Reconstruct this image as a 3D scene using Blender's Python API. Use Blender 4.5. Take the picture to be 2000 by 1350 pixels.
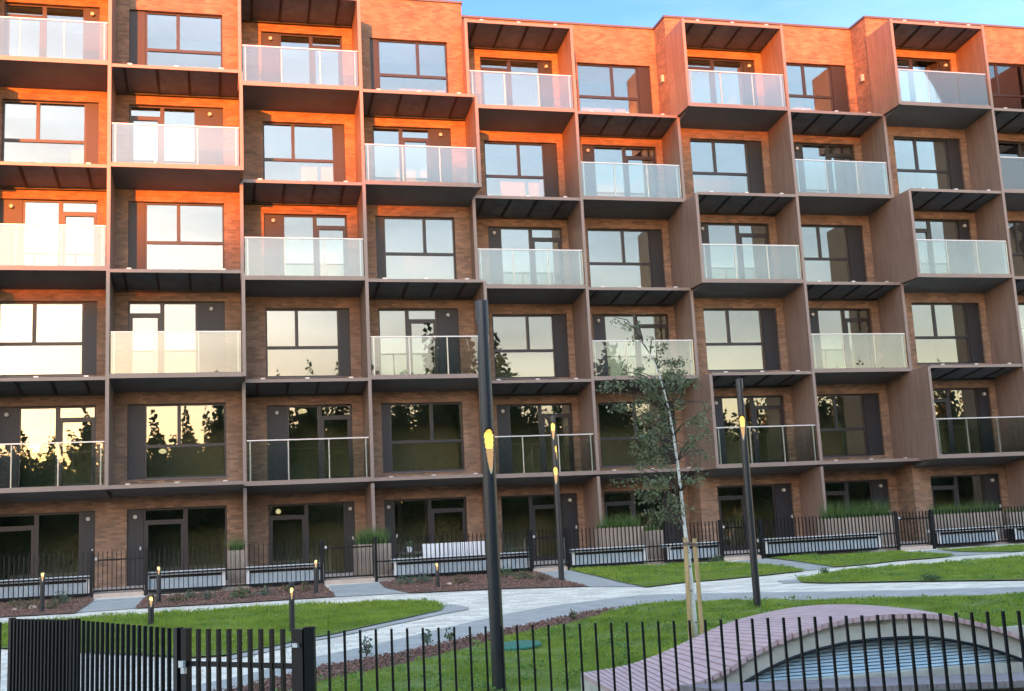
import bpy, math, random
import numpy as np
from mathutils import Vector, Matrix
R = math.radians
rng = np.random.default_rng(7); random.seed(7)
for o in list(bpy.data.objects): bpy.data.objects.remove(o)
sc = bpy.context.scene
col = sc.collection

# ------------------------------------------------------------------ camera
FPX = 2240.44; PITCH = R(9.29517); ROLL = R(-2.87067); YAW = R(14.55697)
FW = np.array([math.sin(YAW)*math.cos(PITCH), math.cos(YAW)*math.cos(PITCH), math.sin(PITCH)])
_r = np.array([math.cos(YAW), -math.sin(YAW), 0.0]); _u = np.cross(_r, FW)
RT = _r*math.cos(ROLL)+_u*math.sin(ROLL); UP = -_r*math.sin(ROLL)+_u*math.cos(ROLL)
cd = bpy.data.cameras.new('camera'); cam = bpy.data.objects.new('camera', cd); col.objects.link(cam)
cd.sensor_fit = 'HORIZONTAL'; cd.sensor_width = 36.0; cd.lens = 36.0*FPX/2000.0
cd.clip_start = 0.05; cd.clip_end = 3000
m = Matrix(((RT[0], UP[0], -FW[0], 0), (RT[1], UP[1], -FW[1], 0), (RT[2], UP[2], -FW[2], 0), (0, 0, 0, 1)))
cam.matrix_world = m; sc.camera = cam
# ------------------------------------------------------------------ sky, sun, exposure
SUN_EL = R(7.0); SUN_AZ = R(20.0)      # low evening sun behind and to the left of the viewer
S = Vector((-math.sin(SUN_AZ)*math.cos(SUN_EL), -math.cos(SUN_AZ)*math.cos(SUN_EL), math.sin(SUN_EL)))
w = bpy.data.worlds.new('World'); sc.world = w; w.use_nodes = True
nt = w.node_tree; bg = nt.nodes['Background']
sky = nt.nodes.new('ShaderNodeTexSky'); sky.sky_type = 'NISHITA'; sky.sun_disc = False
sky.sun_elevation = SUN_EL; sky.sun_rotation = math.pi+SUN_AZ
sky.air_density = 1.0; sky.dust_density = 0.5; sky.ozone_density = 1.6
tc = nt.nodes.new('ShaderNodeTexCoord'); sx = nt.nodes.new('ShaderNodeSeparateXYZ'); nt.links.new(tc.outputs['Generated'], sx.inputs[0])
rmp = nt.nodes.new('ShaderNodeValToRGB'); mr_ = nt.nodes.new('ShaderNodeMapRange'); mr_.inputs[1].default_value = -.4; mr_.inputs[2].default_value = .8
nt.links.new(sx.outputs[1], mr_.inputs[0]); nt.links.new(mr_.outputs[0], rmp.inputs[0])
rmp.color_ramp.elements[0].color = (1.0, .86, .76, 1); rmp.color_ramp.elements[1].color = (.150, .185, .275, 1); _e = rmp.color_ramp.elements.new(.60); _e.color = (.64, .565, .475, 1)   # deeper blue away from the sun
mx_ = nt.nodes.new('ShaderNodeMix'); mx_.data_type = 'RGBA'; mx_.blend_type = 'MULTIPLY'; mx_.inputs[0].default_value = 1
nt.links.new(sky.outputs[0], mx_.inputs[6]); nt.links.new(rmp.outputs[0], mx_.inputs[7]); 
cn = nt.nodes.new('ShaderNodeTexNoise'); cn.inputs['Scale'].default_value = 2.4; cn.inputs['Detail'].default_value = 7; cmp_ = nt.nodes.new('ShaderNodeMapping'); cmp_.inputs['Scale'].default_value = (1, 1, 4.5)
nt.links.new(tc.outputs['Generated'], cmp_.inputs[0]); nt.links.new(cmp_.outputs[0], cn.inputs['Vector'])
cr_ = nt.nodes.new('ShaderNodeMapRange'); cr_.inputs[1].default_value = .46; cr_.inputs[2].default_value = .72; cr_.inputs[3].default_value = 0; cr_.inputs[4].default_value = .55; nt.links.new(cn.outputs['Fac'], cr_.inputs[0])
cw_ = nt.nodes.new('ShaderNodeMix'); cw_.data_type = 'RGBA'; nt.links.new(cr_.outputs[0], cw_.inputs[0]); nt.links.new(mx_.outputs[2], cw_.inputs[6]); cw_.inputs[7].default_value = (.62, .66, .70, 1)   # thin high cloud
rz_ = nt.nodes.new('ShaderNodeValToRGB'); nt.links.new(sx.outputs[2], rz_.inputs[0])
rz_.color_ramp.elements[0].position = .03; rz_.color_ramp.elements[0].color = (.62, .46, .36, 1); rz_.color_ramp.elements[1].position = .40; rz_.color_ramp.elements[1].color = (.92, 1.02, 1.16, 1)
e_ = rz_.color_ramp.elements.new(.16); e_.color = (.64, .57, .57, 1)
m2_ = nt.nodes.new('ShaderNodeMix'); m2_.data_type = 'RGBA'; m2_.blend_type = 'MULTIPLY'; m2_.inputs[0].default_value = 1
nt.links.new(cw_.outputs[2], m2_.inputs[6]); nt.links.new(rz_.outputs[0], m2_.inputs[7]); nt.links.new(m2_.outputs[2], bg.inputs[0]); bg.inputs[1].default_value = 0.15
sl = bpy.data.lights.new('sun', 'SUN'); sl.energy = 2.0; sl.angle = R(0.53); sl.color = (0.84, 0.150, 0.006)
so = bpy.data.objects.new('sun', sl); col.objects.link(so)
so.rotation_euler = (-S).to_track_quat('-Z', 'Y').to_euler(); so.location = (-20, -30, 30)
sc.view_settings.view_transform = 'Standard'; sc.view_settings.look = 'None'
sc.view_settings.gamma = 1; sc.view_settings.exposure = 3.62

# ------------------------------------------------------------------ rays of the surveyed photograph
def ray(px, py): return FW+RT*(px-1000)/FPX-UP*(py-675)/FPX
def atY(px, py, y): d = ray(px, py); return d*y/d[1]
def atZ(px, py, z): d = ray(px, py); return d*z/d[2]
def gz(y): return -1.70+0.0215*y
def G(px, py, off=0.0):
    d = ray(px, py); t = (-1.70+off)/(d[2]-0.0215*d[1]); return d*t

# ------------------------------------------------------------------ mesh helpers
class MB:
    def __init__(s): s.v = []; s.f = []
    def box(s, x0, x1, y0, y1, z0, z1):
        b = len(s.v)
        s.v += [(x0,y0,z0),(x1,y0,z0),(x1,y1,z0),(x0,y1,z0),(x0,y0,z1),(x1,y0,z1),(x1,y1,z1),(x0,y1,z1)]
        s.f += [tuple(b+i for i in q) for q in ((0,3,2,1),(4,5,6,7),(0,1,5,4),(1,2,6,5),(2,3,7,6),(3,0,4,7))]
        return s
    def obox(s, c, ax, ay, az):     # oriented box: centre and three half axes
        c = np.array(c, float); ax, ay, az = (np.array(a, float) for a in (ax, ay, az)); b = len(s.v)
        for k in (-1, 1):
            for (i, j) in ((-1,-1),(1,-1),(1,1),(-1,1)): s.v.append(tuple(c+i*ax+j*ay+k*az))
        s.f += [tuple(b+i for i in q) for q in ((0,3,2,1),(4,5,6,7),(0,1,5,4),(1,2,6,5),(2,3,7,6),(3,0,4,7))]
        return s
    def tube(s, pts, rad, n=8, cap=True):
        pts = [np.array(p, float) for p in pts]; b = len(s.v); m_ = len(pts)
        if not hasattr(rad, '__len__'): rad = [rad]*m_
        for i, p in enumerate(pts):
            t = pts[min(i+1, m_-1)]-pts[max(i-1, 0)]; t = t/(np.linalg.norm(t)+1e-9)
            a = np.cross(t, (0, 0, 1.0)) if abs(t[2]) < .9 else np.cross(t, (0, 1.0, 0)); a /= np.linalg.norm(a); c = np.cross(t, a)
            for k in range(n):
                an = 2*math.pi*k/n; s.v.append(tuple(p+rad[i]*(math.cos(an)*a+math.sin(an)*c)))
        for i in range(m_-1):
            for k in range(n):
                k2 = (k+1) % n; s.f.append((b+i*n+k, b+i*n+k2, b+(i+1)*n+k2, b+(i+1)*n+k))
        if cap: s.f.append(tuple(b+k for k in range(n))[::-1]); s.f.append(tuple(b+(m_-1)*n+k for k in range(n)))
        return s
    def poly(s, pts):
        b = len(s.v); s.v += [tuple(p) for p in pts]; s.f.append(tuple(range(b, b+len(pts)))); return s
    def build(s, name, mat, parent=None, smooth=False, world=True):
        me = bpy.data.meshes.new(name); off = np.array(parent_loc(parent)) if (parent is not None and world) else np.zeros(3)
        v = (np.array(s.v, float)-off) if len(s.v) else np.zeros((0, 3))
        me.from_pydata(v.tolist(), [], s.f); me.update()
        me.materials.append(mat)
        if smooth: me.polygons.foreach_set('use_smooth', [True]*len(me.polygons))
        o = bpy.data.objects.new(name, me); col.objects.link(o)
        if parent is not None: o.parent = parent
        return o
def parent_loc(p):
    t = np.zeros(3)
    while p is not None: t = t+np.array(p.location); p = p.parent
    return t
def thing(name, label, cat, loc, group=None, rz=0.0):
    o = bpy.data.objects.new(name, None); col.objects.link(o); o.location = loc; o.rotation_euler.z = rz
    o.empty_display_size = .2; tag(o, label, cat, group); return o
def tag(o, label, cat, group=None):
    o['label'] = label; o['category'] = cat
    if group: o['group'] = group
    return o
def struct(o, kind='structure'): o['kind'] = kind; return o
def copy_tree(o, parent=None):
    c = o.copy(); col.objects.link(c); c.parent = parent
    for ch in list(o.children): copy_tree(ch, c)
    return c
def cards(name, mat, P, D, Wd, parent=None, quad=True):
    """leaf-sized faces: P centres (n,3), D half length vectors, Wd half width vectors"""
    n = len(P); off = np.array(parent_loc(parent)) if parent is not None else 0
    P = P-off
    if quad: V = np.stack([P-D, P+Wd*1.0-D*.1, P+D, P-Wd*1.0-D*.1], 1).reshape(-1, 3); k = 4
    else: V = np.stack([P-Wd, P+Wd, P+D], 1).reshape(-1, 3); k = 3
    me = bpy.data.meshes.new(name); me.vertices.add(n*k); me.vertices.foreach_set('co', V.astype(np.float32).ravel())
    me.loops.add(n*k); me.loops.foreach_set('vertex_index', np.arange(n*k, dtype=np.int32))
    me.polygons.add(n); me.polygons.foreach_set('loop_start', np.arange(0, n*k, k, dtype=np.int32))
    me.polygons.foreach_set('loop_total', np.full(n, k, dtype=np.int32)); me.update(calc_edges=True); me.validate()
    me.materials.append(mat); o = bpy.data.objects.new(name, me); col.objects.link(o)
    if parent is not None: o.parent = parent
    return o
def rand_dirs(n, flat=0.0):
    d = rng.normal(size=(n, 3)); d[:, 2] *= (1-flat); return d/np.linalg.norm(d, axis=1)[:, None]
def leafcloud(name, mat, P, size, parent=None, droop=.3):
    n = len(P); D = rand_dirs(n); D[:, 2] -= droop; D /= np.linalg.norm(D, axis=1)[:, None]
    W = np.cross(D, rand_dirs(n)); W /= np.linalg.norm(W, axis=1)[:, None]+1e-9
    s = size*rng.uniform(.6, 1.25, (n, 1))
    return cards(name, mat, P, D*s*.5, W*s*.33, parent)

# ------------------------------------------------------------------ materials
M = {}
def mat(name, rgb, rough=.6, metal=0.0, spec=.4, var=0.0, scale=8.0, bump=0.0, bscale=60.0, emit=None, es=1.0, stretch=None, rgb2=None, transl=False):
    m_ = bpy.data.materials.new(name); m_.use_nodes = True; n = m_.node_tree.nodes; l = m_.node_tree.links
    b = n['Principled BSDF']; b.inputs['Base Color'].default_value = (*rgb, 1); b.inputs['Roughness'].default_value = rough
    b.inputs['Metallic'].default_value = metal; b.inputs['Specular IOR Level'].default_value = spec
    geo = n.new('ShaderNodeNewGeometry'); mp = n.new('ShaderNodeMapping'); l.new(geo.outputs['Position'], mp.inputs[0])
    if stretch: mp.inputs['Scale'].default_value = stretch
    if var > 0 or rgb2:
        t = n.new('ShaderNodeTexNoise'); t.inputs['Scale'].default_value = scale; t.inputs['Detail'].default_value = 6; t.inputs['Roughness'].default_value = .65
        l.new(mp.outputs[0], t.inputs['Vector']); r = n.new('ShaderNodeValToRGB'); l.new(t.outputs['Fac'], r.inputs[0])
        a = [c*(1-var) for c in rgb]; c2 = rgb2 if rgb2 else [min(1, c*(1+var)) for c in rgb]
        if rgb2: a = rgb
        r.color_ramp.elements[0].position = .33; r.color_ramp.elements[1].position = .67
        r.color_ramp.elements[0].color = (*a, 1); r.color_ramp.elements[1].color = (*c2, 1)
        l.new(r.outputs[0], b.inputs['Base Color'])
    if bump > 0:
        t2 = n.new('ShaderNodeTexNoise'); t2.inputs['Scale'].default_value = bscale; t2.inputs['Detail'].default_value = 4
        l.new(mp.outputs[0], t2.inputs['Vector']); bp = n.new('ShaderNodeBump'); bp.inputs['Strength'].default_value = bump; bp.inputs['Distance'].default_value = .01
        l.new(t2.outputs['Fac'], bp.inputs['Height']); l.new(bp.outputs[0], b.inputs['Normal'])
    if emit: b.inputs['Emission Color'].default_value = (*emit, 1); b.inputs['Emission Strength'].default_value = es
    M[name] = m_; return m_
def leafmat(name, c1, c2, scale=3.0, tr=.35):
    m_ = mat(name, c1, rough=.55, spec=.3, rgb2=c2, scale=scale)
    n = m_.node_tree.nodes; l = m_.node_tree.links; b = n['Principled BSDF']; out = n['Material Output']
    t = n.new('ShaderNodeBsdfTranslucent'); mx = n.new('ShaderNodeMixShader'); mx.inputs[0].default_value = tr
    src = b.inputs['Base Color'].links[0].from_socket; l.new(src, t.inputs[0])
    l.new(b.outputs[0], mx.inputs[1]); l.new(t.outputs[0], mx.inputs[2]); l.new(mx.outputs[0], out.inputs[0]); return m_
def brickmat(name, c1, c2, mortar, bw=.24, bh=.071, ms=.008, horiz=False, bump=.35, patch=.25):
    m_ = bpy.data.materials.new(name); m_.use_nodes = True; n = m_.node_tree.nodes; l = m_.node_tree.links; b = n['Principled BSDF']
    geo = n.new('ShaderNodeNewGeometry'); sp = n.new('ShaderNodeSeparateXYZ'); l.new(geo.outputs['Position'], sp.inputs[0])
    cb = n.new('ShaderNodeCombineXYZ')
    if horiz:
        l.new(sp.outputs[0], cb.inputs[0]); l.new(sp.outputs[1], cb.inputs[1])
    else:
        ad = n.new('ShaderNodeMath'); ad.operation = 'ADD'; l.new(sp.outputs[0], ad.inputs[0]); l.new(sp.outputs[1], ad.inputs[1])
        l.new(ad.outputs[0], cb.inputs[0]); l.new(sp.outputs[2], cb.inputs[1])
    br = n.new('ShaderNodeTexBrick'); l.new(cb.outputs[0], br.inputs['Vector']); br.inputs['Scale'].default_value = 1.0
    br.inputs['Brick Width'].default_value = bw; br.inputs['Row Height'].default_value = bh; br.inputs['Mortar Size'].default_value = ms; br.inputs['Mortar Smooth'].default_value = .2
    br.inputs['Color1'].default_value = (*c1, 1); br.inputs['Color2'].default_value = (*c2, 1); br.inputs['Mortar'].default_value = (*mortar, 1)
    t = n.new('ShaderNodeTexNoise'); t.inputs['Scale'].default_value = 2.2; t.inputs['Detail'].default_value = 5; l.new(geo.outputs['Position'], t.inputs['Vector'])
    mr = n.new('ShaderNodeMapRange'); mr.inputs[1].default_value = .3; mr.inputs[2].default_value = .7; mr.inputs[3].default_value = 1-patch; mr.inputs[4].default_value = 1+patch; l.new(t.outputs['Fac'], mr.inputs[0])
    mx = n.new('ShaderNodeMix'); mx.data_type = 'RGBA'; mx.blend_type = 'MULTIPLY'; mx.inputs[0].default_value = 1
    l.new(br.outputs['Color'], mx.inputs[6]); l.new(mr.outputs[0], mx.inputs[7]); l.new(mx.outputs[2], b.inputs['Base Color'])
    b.inputs['Roughness'].default_value = .85; b.inputs['Specular IOR Level'].default_value = .25
    bp = n.new('ShaderNodeBump'); bp.inputs['Strength'].default_value = bump; bp.inputs['Distance'].default_value = .01; bp.invert = True
    l.new(br.outputs['Fac'], bp.inputs['Height']); l.new(bp.outputs[0], b.inputs['Normal']); M[name] = m_; return m_
def glassmat(name, refl, tint, rough=0.0, fres=True, wav=0.0, sky_veil=0.0):
    m_ = bpy.data.materials.new(name); m_.use_nodes = True; n = m_.node_tree.nodes; l = m_.node_tree.links
    n.remove(n['Principled BSDF']); out = n['Material Output']
    tr = n.new('ShaderNodeBsdfTransparent'); tr.inputs[0].default_value = (*tint, 1)
    gl = n.new('ShaderNodeBsdfGlossy'); gl.inputs['Roughness'].default_value = rough; gl.inputs[0].default_value = (1, 1, 1, 1)
    lw = n.new('ShaderNodeLayerWeight'); lw.inputs[0].default_value = .35
    mr = n.new('ShaderNodeMapRange'); mr.inputs[3].default_value = refl; mr.inputs[4].default_value = 1.0; l.new(lw.outputs['Fresnel'], mr.inputs[0])
    mx = n.new('ShaderNodeMixShader'); l.new(mr.outputs[0], mx.inputs[0]); l.new(tr.outputs[0], mx.inputs[1]); l.new(gl.outputs[0], mx.inputs[2])
    last = mx
    if sky_veil > 0:  # milky diffuse veil stands in for bright sky mirrored in the glass
        df = n.new('ShaderNodeBsdfTranslucent'); df.inputs[0].default_value = (.56, .57, .54, 1); d2 = n.new('ShaderNodeBsdfDiffuse'); d2.inputs[0].default_value = (.52, .54, .51, 1)
        m2 = n.new('ShaderNodeMixShader'); m2.inputs[0].default_value = .5; l.new(df.outputs[0], m2.inputs[1]); l.new(d2.outputs[0], m2.inputs[2])
        m3 = n.new('ShaderNodeMixShader'); m3.inputs[0].default_value = sky_veil; l.new(mx.outputs[0], m3.inputs[1]); l.new(m2.outputs[0], m3.inputs[2]); last = m3
    if wav > 0:
        geo = n.new('ShaderNodeNewGeometry'); t = n.new('ShaderNodeTexNoise'); t.inputs['Scale'].default_value = 1.3; t.inputs['Detail'].default_value = 1; l.new(geo.outputs['Position'], t.inputs['Vector'])
        bp = n.new('ShaderNodeBump'); bp.inputs['Strength'].default_value = wav; bp.inputs['Distance'].default_value = .02; l.new(t.outputs['Fac'], bp.inputs['Height']); l.new(bp.outputs[0], gl.inputs['Normal'])
    l.new(last.outputs[0], out.inputs[0]); M[name] = m_; return m_

brickmat('brick', (.275,.155,.094), (.150,.092,.062), (.175,.125,.092), patch=.18)
mat('panel', (.195,.126,.096), rough=.5, spec=.4, var=.20, scale=7, stretch=(1,1,.10))
mat('joint', (.16,.09,.075), rough=.6)
mat('fascia', (.205,.145,.118), rough=.4, spec=.5, var=.06, scale=3)
mat('soffit', (.092,.092,.092), rough=.6, var=.15, scale=2)
mat('canopy_mesh', (.085,.094,.105), rough=.5, var=.25, scale=3)
mat('canopy_rib', (.014,.013,.014), rough=.5)
mat('frame', (.020,.015,.015), rough=.4)
mat('dark_panel', (.014,.013,.015), rough=.5, var=.1)
mat('coping', (.10,.085,.085), rough=.4, metal=.2)
mat('rail', (.55,.50,.47), rough=.35, metal=.4)
mat('lamp_white', (.42,.40,.37), rough=.5)
mat('plaster', (.52,.49,.38), rough=.9, var=.06, scale=1.5)
mat('room_floor', (.22,.16,.10), rough=.6)
mat('furniture', (.10,.09,.08), rough=.6)
mat('lit', (1,.9,.7), emit=(1,.78,.42), es=.11)
glassmat('window_glass', .074, (.76,.80,.76), wav=.05)
glassmat('balcony_glass', .030, (.80,.85,.82), wav=.02, sky_veil=.045)
glassmat('no_veil_glass', .018, (.90,.95,.93), wav=.02)  # same glass without the painted sky veil
mat('black_steel', (.004,.004,.005), rough=.42, spec=.3, bump=.05, bscale=200)
mat('pole_black', (.014,.016,.020), rough=.33, spec=.6, var=.1, scale=12)
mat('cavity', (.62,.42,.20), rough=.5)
mat('lamp_lit', (1,.7,.15), emit=(1.0,.46,.05), es=.075)
mat('glow_wash', (.55,.30,.12), emit=(1.0,.40,.08), es=.020)  # lamplight washing down the recess, put in as a weak emission
mat('bollard_lit', (1,.8,.3), emit=(1.0,.62,.16), es=.09)
mat('galvanised', (.50,.54,.55), rough=.4, metal=.5, var=.2, scale=30)
mat('soil', (.10,.055,.035), rough=.95, rgb2=(.19,.095,.065), scale=22, bump=.9, bscale=45)
mat('lawn', (.09,.14,.022), rough=.9, rgb2=(.19,.21,.055), scale=5, bump=.5, bscale=60)
mat('meadow', (.13,.17,.05), rough=.9, rgb2=(.19,.21,.08), scale=1)
brickmat('pavers', (.62,.535,.42), (.84,.735,.585), (.40,.345,.28), bw=.42, bh=.21, ms=.007, horiz=True, bump=.2, patch=.08)
brickmat('grey_pavers', (.355,.33,.29), (.425,.395,.35), (.27,.25,.22), bw=.21, bh=.105, ms=.004, horiz=True, bump=.15, patch=.10)
mat('terrace', (.42,.32,.255), rough=.85, var=.12, scale=6)
mat('concrete', (.44,.395,.31), rough=.85, rgb2=(.58,.53,.43), scale=5, bump=.15, bscale=30)
mat('pink_wood', (.56,.37,.34), rough=.55, var=.12, scale=6, stretch=(1,1,1))
mat('grey_wood', (.27,.21,.20), rough=.7, var=.2, scale=9)
mat('blue_slat', (.50,.64,.72), rough=.4, var=.1, scale=4)
mat('pale_wood', (.26,.195,.145), rough=.75, var=.18, scale=10, stretch=(4,4,.5))
mat('white_cap', (.80,.78,.74), rough=.7, var=.06)
mat('corrugated', (.42,.47,.50), rough=.5, metal=.1, var=.12, scale=6)
mat('white_paint', (.66,.62,.60), rough=.6, var=.05)
mat('stake_wood', (.46,.30,.14), rough=.8, var=.2, scale=14, stretch=(3,3,.4))
mat('strap', (.18,.12,.09), rough=.8)
mat('birch_bark', (.55,.52,.45), rough=.8, rgb2=(.72,.69,.62), scale=18, stretch=(1,1,2.5), bump=.3)
mat('bark_mark', (.06,.05,.045), rough=.9)
mat('trunk', (.07,.05,.035), rough=.9, var=.3, scale=8)
leafmat('birch_leaf', (.10,.12,.058), (.23,.26,.145), 9)
leafmat('shrub_leaf', (.055,.095,.035), (.11,.17,.075), 6)
leafmat('clover_leaf', (.10,.19,.035), (.20,.31,.08), 4)
leafmat('lavender_leaf', (.08,.115,.075), (.15,.19,.13), 6)
leafmat('dry_leaf', (.11,.10,.045), (.17,.15,.08), 6)
leafmat('planter_grass', (.05,.105,.022), (.13,.20,.055), 5)
leafmat('tree_leaf', (.045,.068,.030), (.085,.115,.052), .8, .25)
leafmat('grass_blade', (.155,.240,.024), (.330,.410,.060), 1.3, .45)
mat('teal', (.04,.17,.12), rough=.5)
mat('bark_chip', (.13,.060,.040), rough=.95, rgb2=(.28,.16,.12), scale=30)
mat('stone', (.42,.30,.23), rough=.9, var=.2, scale=12)

# ------------------------------------------------------------------ ground and paving (one gently falling plane)
gb = MB(); gb.poly([(-300,-200,gz(-200)*0-6.03),(300,-200,-6.03),(300,31.2,gz(31.2)-.03),(-300,31.2,gz(31.2)-.03)])
gb.poly([(-300,31.2,gz(31.2)-.03),(300,31.2,gz(31.2)-.03),(300,600,gz(31.2)-.03),(-300,600,gz(31.2)-.03)])
struct(gb.build('ground', M['meadow']))
def sheet(name, material, pix, off, extra=None):
    mb = MB()
    for P in pix: mb.poly([tuple(p if len(p) == 3 else G(p[0], p[1], off)) for p in P])
    return struct(mb.build(name, material))
mb = MB(); mb.poly([(-45,3,gz(3)-.016),(60,3,gz(3)-.016),(60,31.1,gz(31.1)-.016),(-45,31.1,gz(31.1)-.016)]); struct(mb.build('path', M['pavers']))
def W3(x, y, off): return (x, y, gz(y)+off)
L1 = [(-900,1232),(-300,1222),(0,1219),(170,1208),(300,1199),(450,1190),(560,1184),(700,1177),(800,1174),(850,1176),(868,1183),(862,1191),(800,1205),(720,1222),(650,1238),(600,1246),(540,1260),(450,1278),(370,1283),(200,1274),(0,1265),(-900,1270)]
L2 = [(1113,1113),(1260,1106),(1409,1099),(1450,1101),(1485,1104),(1530,1108),(1574,1114),(1530,1119),(1475,1125),(1400,1132),(1335,1137),(1262,1146),(1215,1137),(1175,1127)]
L3 = [(1489,1088),(1600,1085),(1700,1081),(1757,1078),(1790,1080),(1826,1082),(1864,1086),(1820,1090),(1760,1094),(1700,1101),(1633,1107),(1589,1101),(1530,1092)]
L4 = [(1557,1131),(1600,1122),(1666,1113),(1720,1109),(1796,1104),(1900,1096),(2000,1088),(2300,1062),(2300,1123),(2000,1132),(1767,1135),(1620,1138),(1568,1137)]
L5 = [(1830,1073),(1900,1071),(2000,1066),(2300,1052),(2300,1056),(2100,1067),(1985,1077),(1920,1078),(1870,1077)]
# foreground lawn, right of the curving path
band_top = [(300,1352),(450,1325),(621,1282),(742,1257),(820,1238),(900,1219),(1000,1197),(1080,1183),(1150,1174),(1250,1162),(1340,1159.5),(1475,1157),(1620,1155.5),(1800,1152),(2000,1146),(2300,1132)]
band_bot = [(300,1376),(450,1347),(621,1303),(742,1282),(787,1275),(900,1249),(1000,1227),(1087,1209),(1150,1195),(1250,1181),(1337,1175),(1467,1172),(1620,1171),(1800,1167),(2000,1160),(2300,1146)]
mul_bot = [(300,1410),(450,1385),(621,1334),(742,1308),(820,1289),(900,1269),(1000,1242),(1087,1222),(1140,1212),(1172,1203),(1185,1196)]
LF = [G(*p, .012) for p in mul_bot]+[G(*p, .012) for p in [(1250,1181),(1337,1175),(1467,1172),(1620,1171),(1800,1167),(2000,1160),(2300,1146)]]+[np.array(W3(18,14,.012)), np.array(W3(12,3.2,.012)), np.array(W3(0.4,3.2,.012))]
sheet('lawn', M['lawn'], [L1, L2, L3, L4, L5, [tuple(p) for p in LF]], .012)
sheet('mulch_bed', M['soil'], [band_bot[:10]+[(1200,1189)]+mul_bot[::-1]], .006)
B1 = [(-700,1222),(0,1176),(180,1167.5),(184,1172),(148,1197),(0,1205),(-700,1250)]
B2 = [(285,1165),(480,1151),(632,1142),(642,1151),(656,1165),(450,1178),(263,1188)]
B3 = [(740,1137),(900,1124),(1040,1112.5),(1050,1117),(1085,1130),(1150,1145),(1000,1149),(800,1158),(752,1148)]
sheet('planting_bed', M['soil'], [B1, B2, B3], .006)
sheet('path_border', M['grey_pavers'], [band_top+band_bot[::-1],
      [(862,1192),(800,1206),(720,1223),(650,1239),(600,1247),(540,1261),(450,1279),(450,1288),(545,1268),(605,1252),(655,1244),(725,1229),(805,1212),(860,1200),(915,1190),(915,1186),(895,1182),(870,1180)],
      [(188,1172),(283,1166),(263,1188),(148,1197)], [(642,1144),(738,1138),(800,1158),(656,1166)],
      [(1044,1116),(1111,1113),(1262,1146),(1150,1146),(1085,1130)], [(1414,1099),(1487,1090),(1600,1101.5),(1634,1107.5),(1577,1114.5),(1520,1107)],
      [(1762,1079),(1828,1074),(1985,1079),(1864,1086)], [(1518,1134),(1555,1131),(1566,1138),(1530,1139)]], -.004)
# terrace behind the garden fence, with its pale step at each gate
GATES = [(-3.03,-1.80),(2.56,3.90),(8.12,9.12),(13.66,14.86),(19.25,20.38),(25.0,26.1)]
tb = MB(); tb.box(-20,48,31.05,37,-1.2,-.915)
struct(tb.build('terrace', M['terrace']))
sb_ = MB()
for a, b in GATES: sb_.box(a+.03,b-.03,30.28,31.047,-1.2,-.955)
struct(sb_.build('garden_path', M['terrace']))

# ------------------------------------------------------------------ grass blades
def inside(poly, x, y):
    c = np.zeros(len(x), bool); n = len(poly)
    for i in range(n):
        x0, y0 = poly[i][0], poly[i][1]; x1, y1 = poly[(i+1) % n][0], poly[(i+1) % n][1]
        k = ((y0 > y) != (y1 > y)) & (x < (x1-x0)*(y-y0)/(y1-y0+1e-12)+x0); c ^= k
    return c
def in_view(x, y, z, mx=60):
    P = np.stack([x, y, z], 1); d = P@FW; px = 1000+FPX*(P@RT)/d; py = 675-FPX*(P@UP)/d
    return (px > -mx) & (px < 2000+mx) & (py < 1350+mx)
GP = []; GD = []; GW = []
def grass(poly, dens, h, wd, ymax=99, ymin=0):
    P = np.array([p[:2] for p in poly]); x0, y0 = P.min(0); x1, y1 = P.max(0); y0 = max(y0, ymin); y1 = min(y1, ymax)
    if y1 <= y0: return
    n = int((x1-x0)*(y1-y0)*dens); n = min(n, 900000)
    x = rng.uniform(x0, x1, n); y = rng.uniform(y0, y1, n); k = inside(poly, x, y)&in_view(x, y, gz(y)); x = x[k]+rng.normal(0, .02, k.sum()); y = y[k]+rng.normal(0, .03, k.sum())
    cl = .65+.45*np.sin(x*3.1+np.sin(y*2.3)*2)*np.sin(y*2.7+np.cos(x*1.7)*2); n = len(x)
    hh = h*rng.uniform(.45, 1.25, n)*cl; P = np.stack([x, y, gz(y)+.008], 1)
    D = rng.normal(size=(n, 3))*.38; D[:, 2] = 1; D *= hh[:, None]; a = rng.uniform(0, math.pi, n)
    W = np.stack([np.cos(a), np.sin(a), a*0], 1)*wd*rng.uniform(.7, 1.3, (n, 1)); GP.append(P); GD.append(D); GW.append(W)
LFp = [tuple(p) for p in LF]
grass(LFp, 3600, .050, .0040, ymax=12.5, ymin=6.3); grass(LFp, 1700, .055, .007, ymax=20, ymin=12.5); grass(LFp, 500, .06, .012, ymin=20)
for L, h in ((L1, .085), (L2, .07), (L3, .07), (L4, .08), (L5, .07)):
    Pw = [tuple(G(*p)) for p in L]
    grass(Pw, 1300, h, .008, ymax=21); grass(Pw, 650, h, .012, ymin=21)
struct(cards('grass', M['grass_blade'], np.concatenate(GP), np.concatenate(GD), np.concatenate(GW), None, quad=False), 'stuff')
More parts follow.
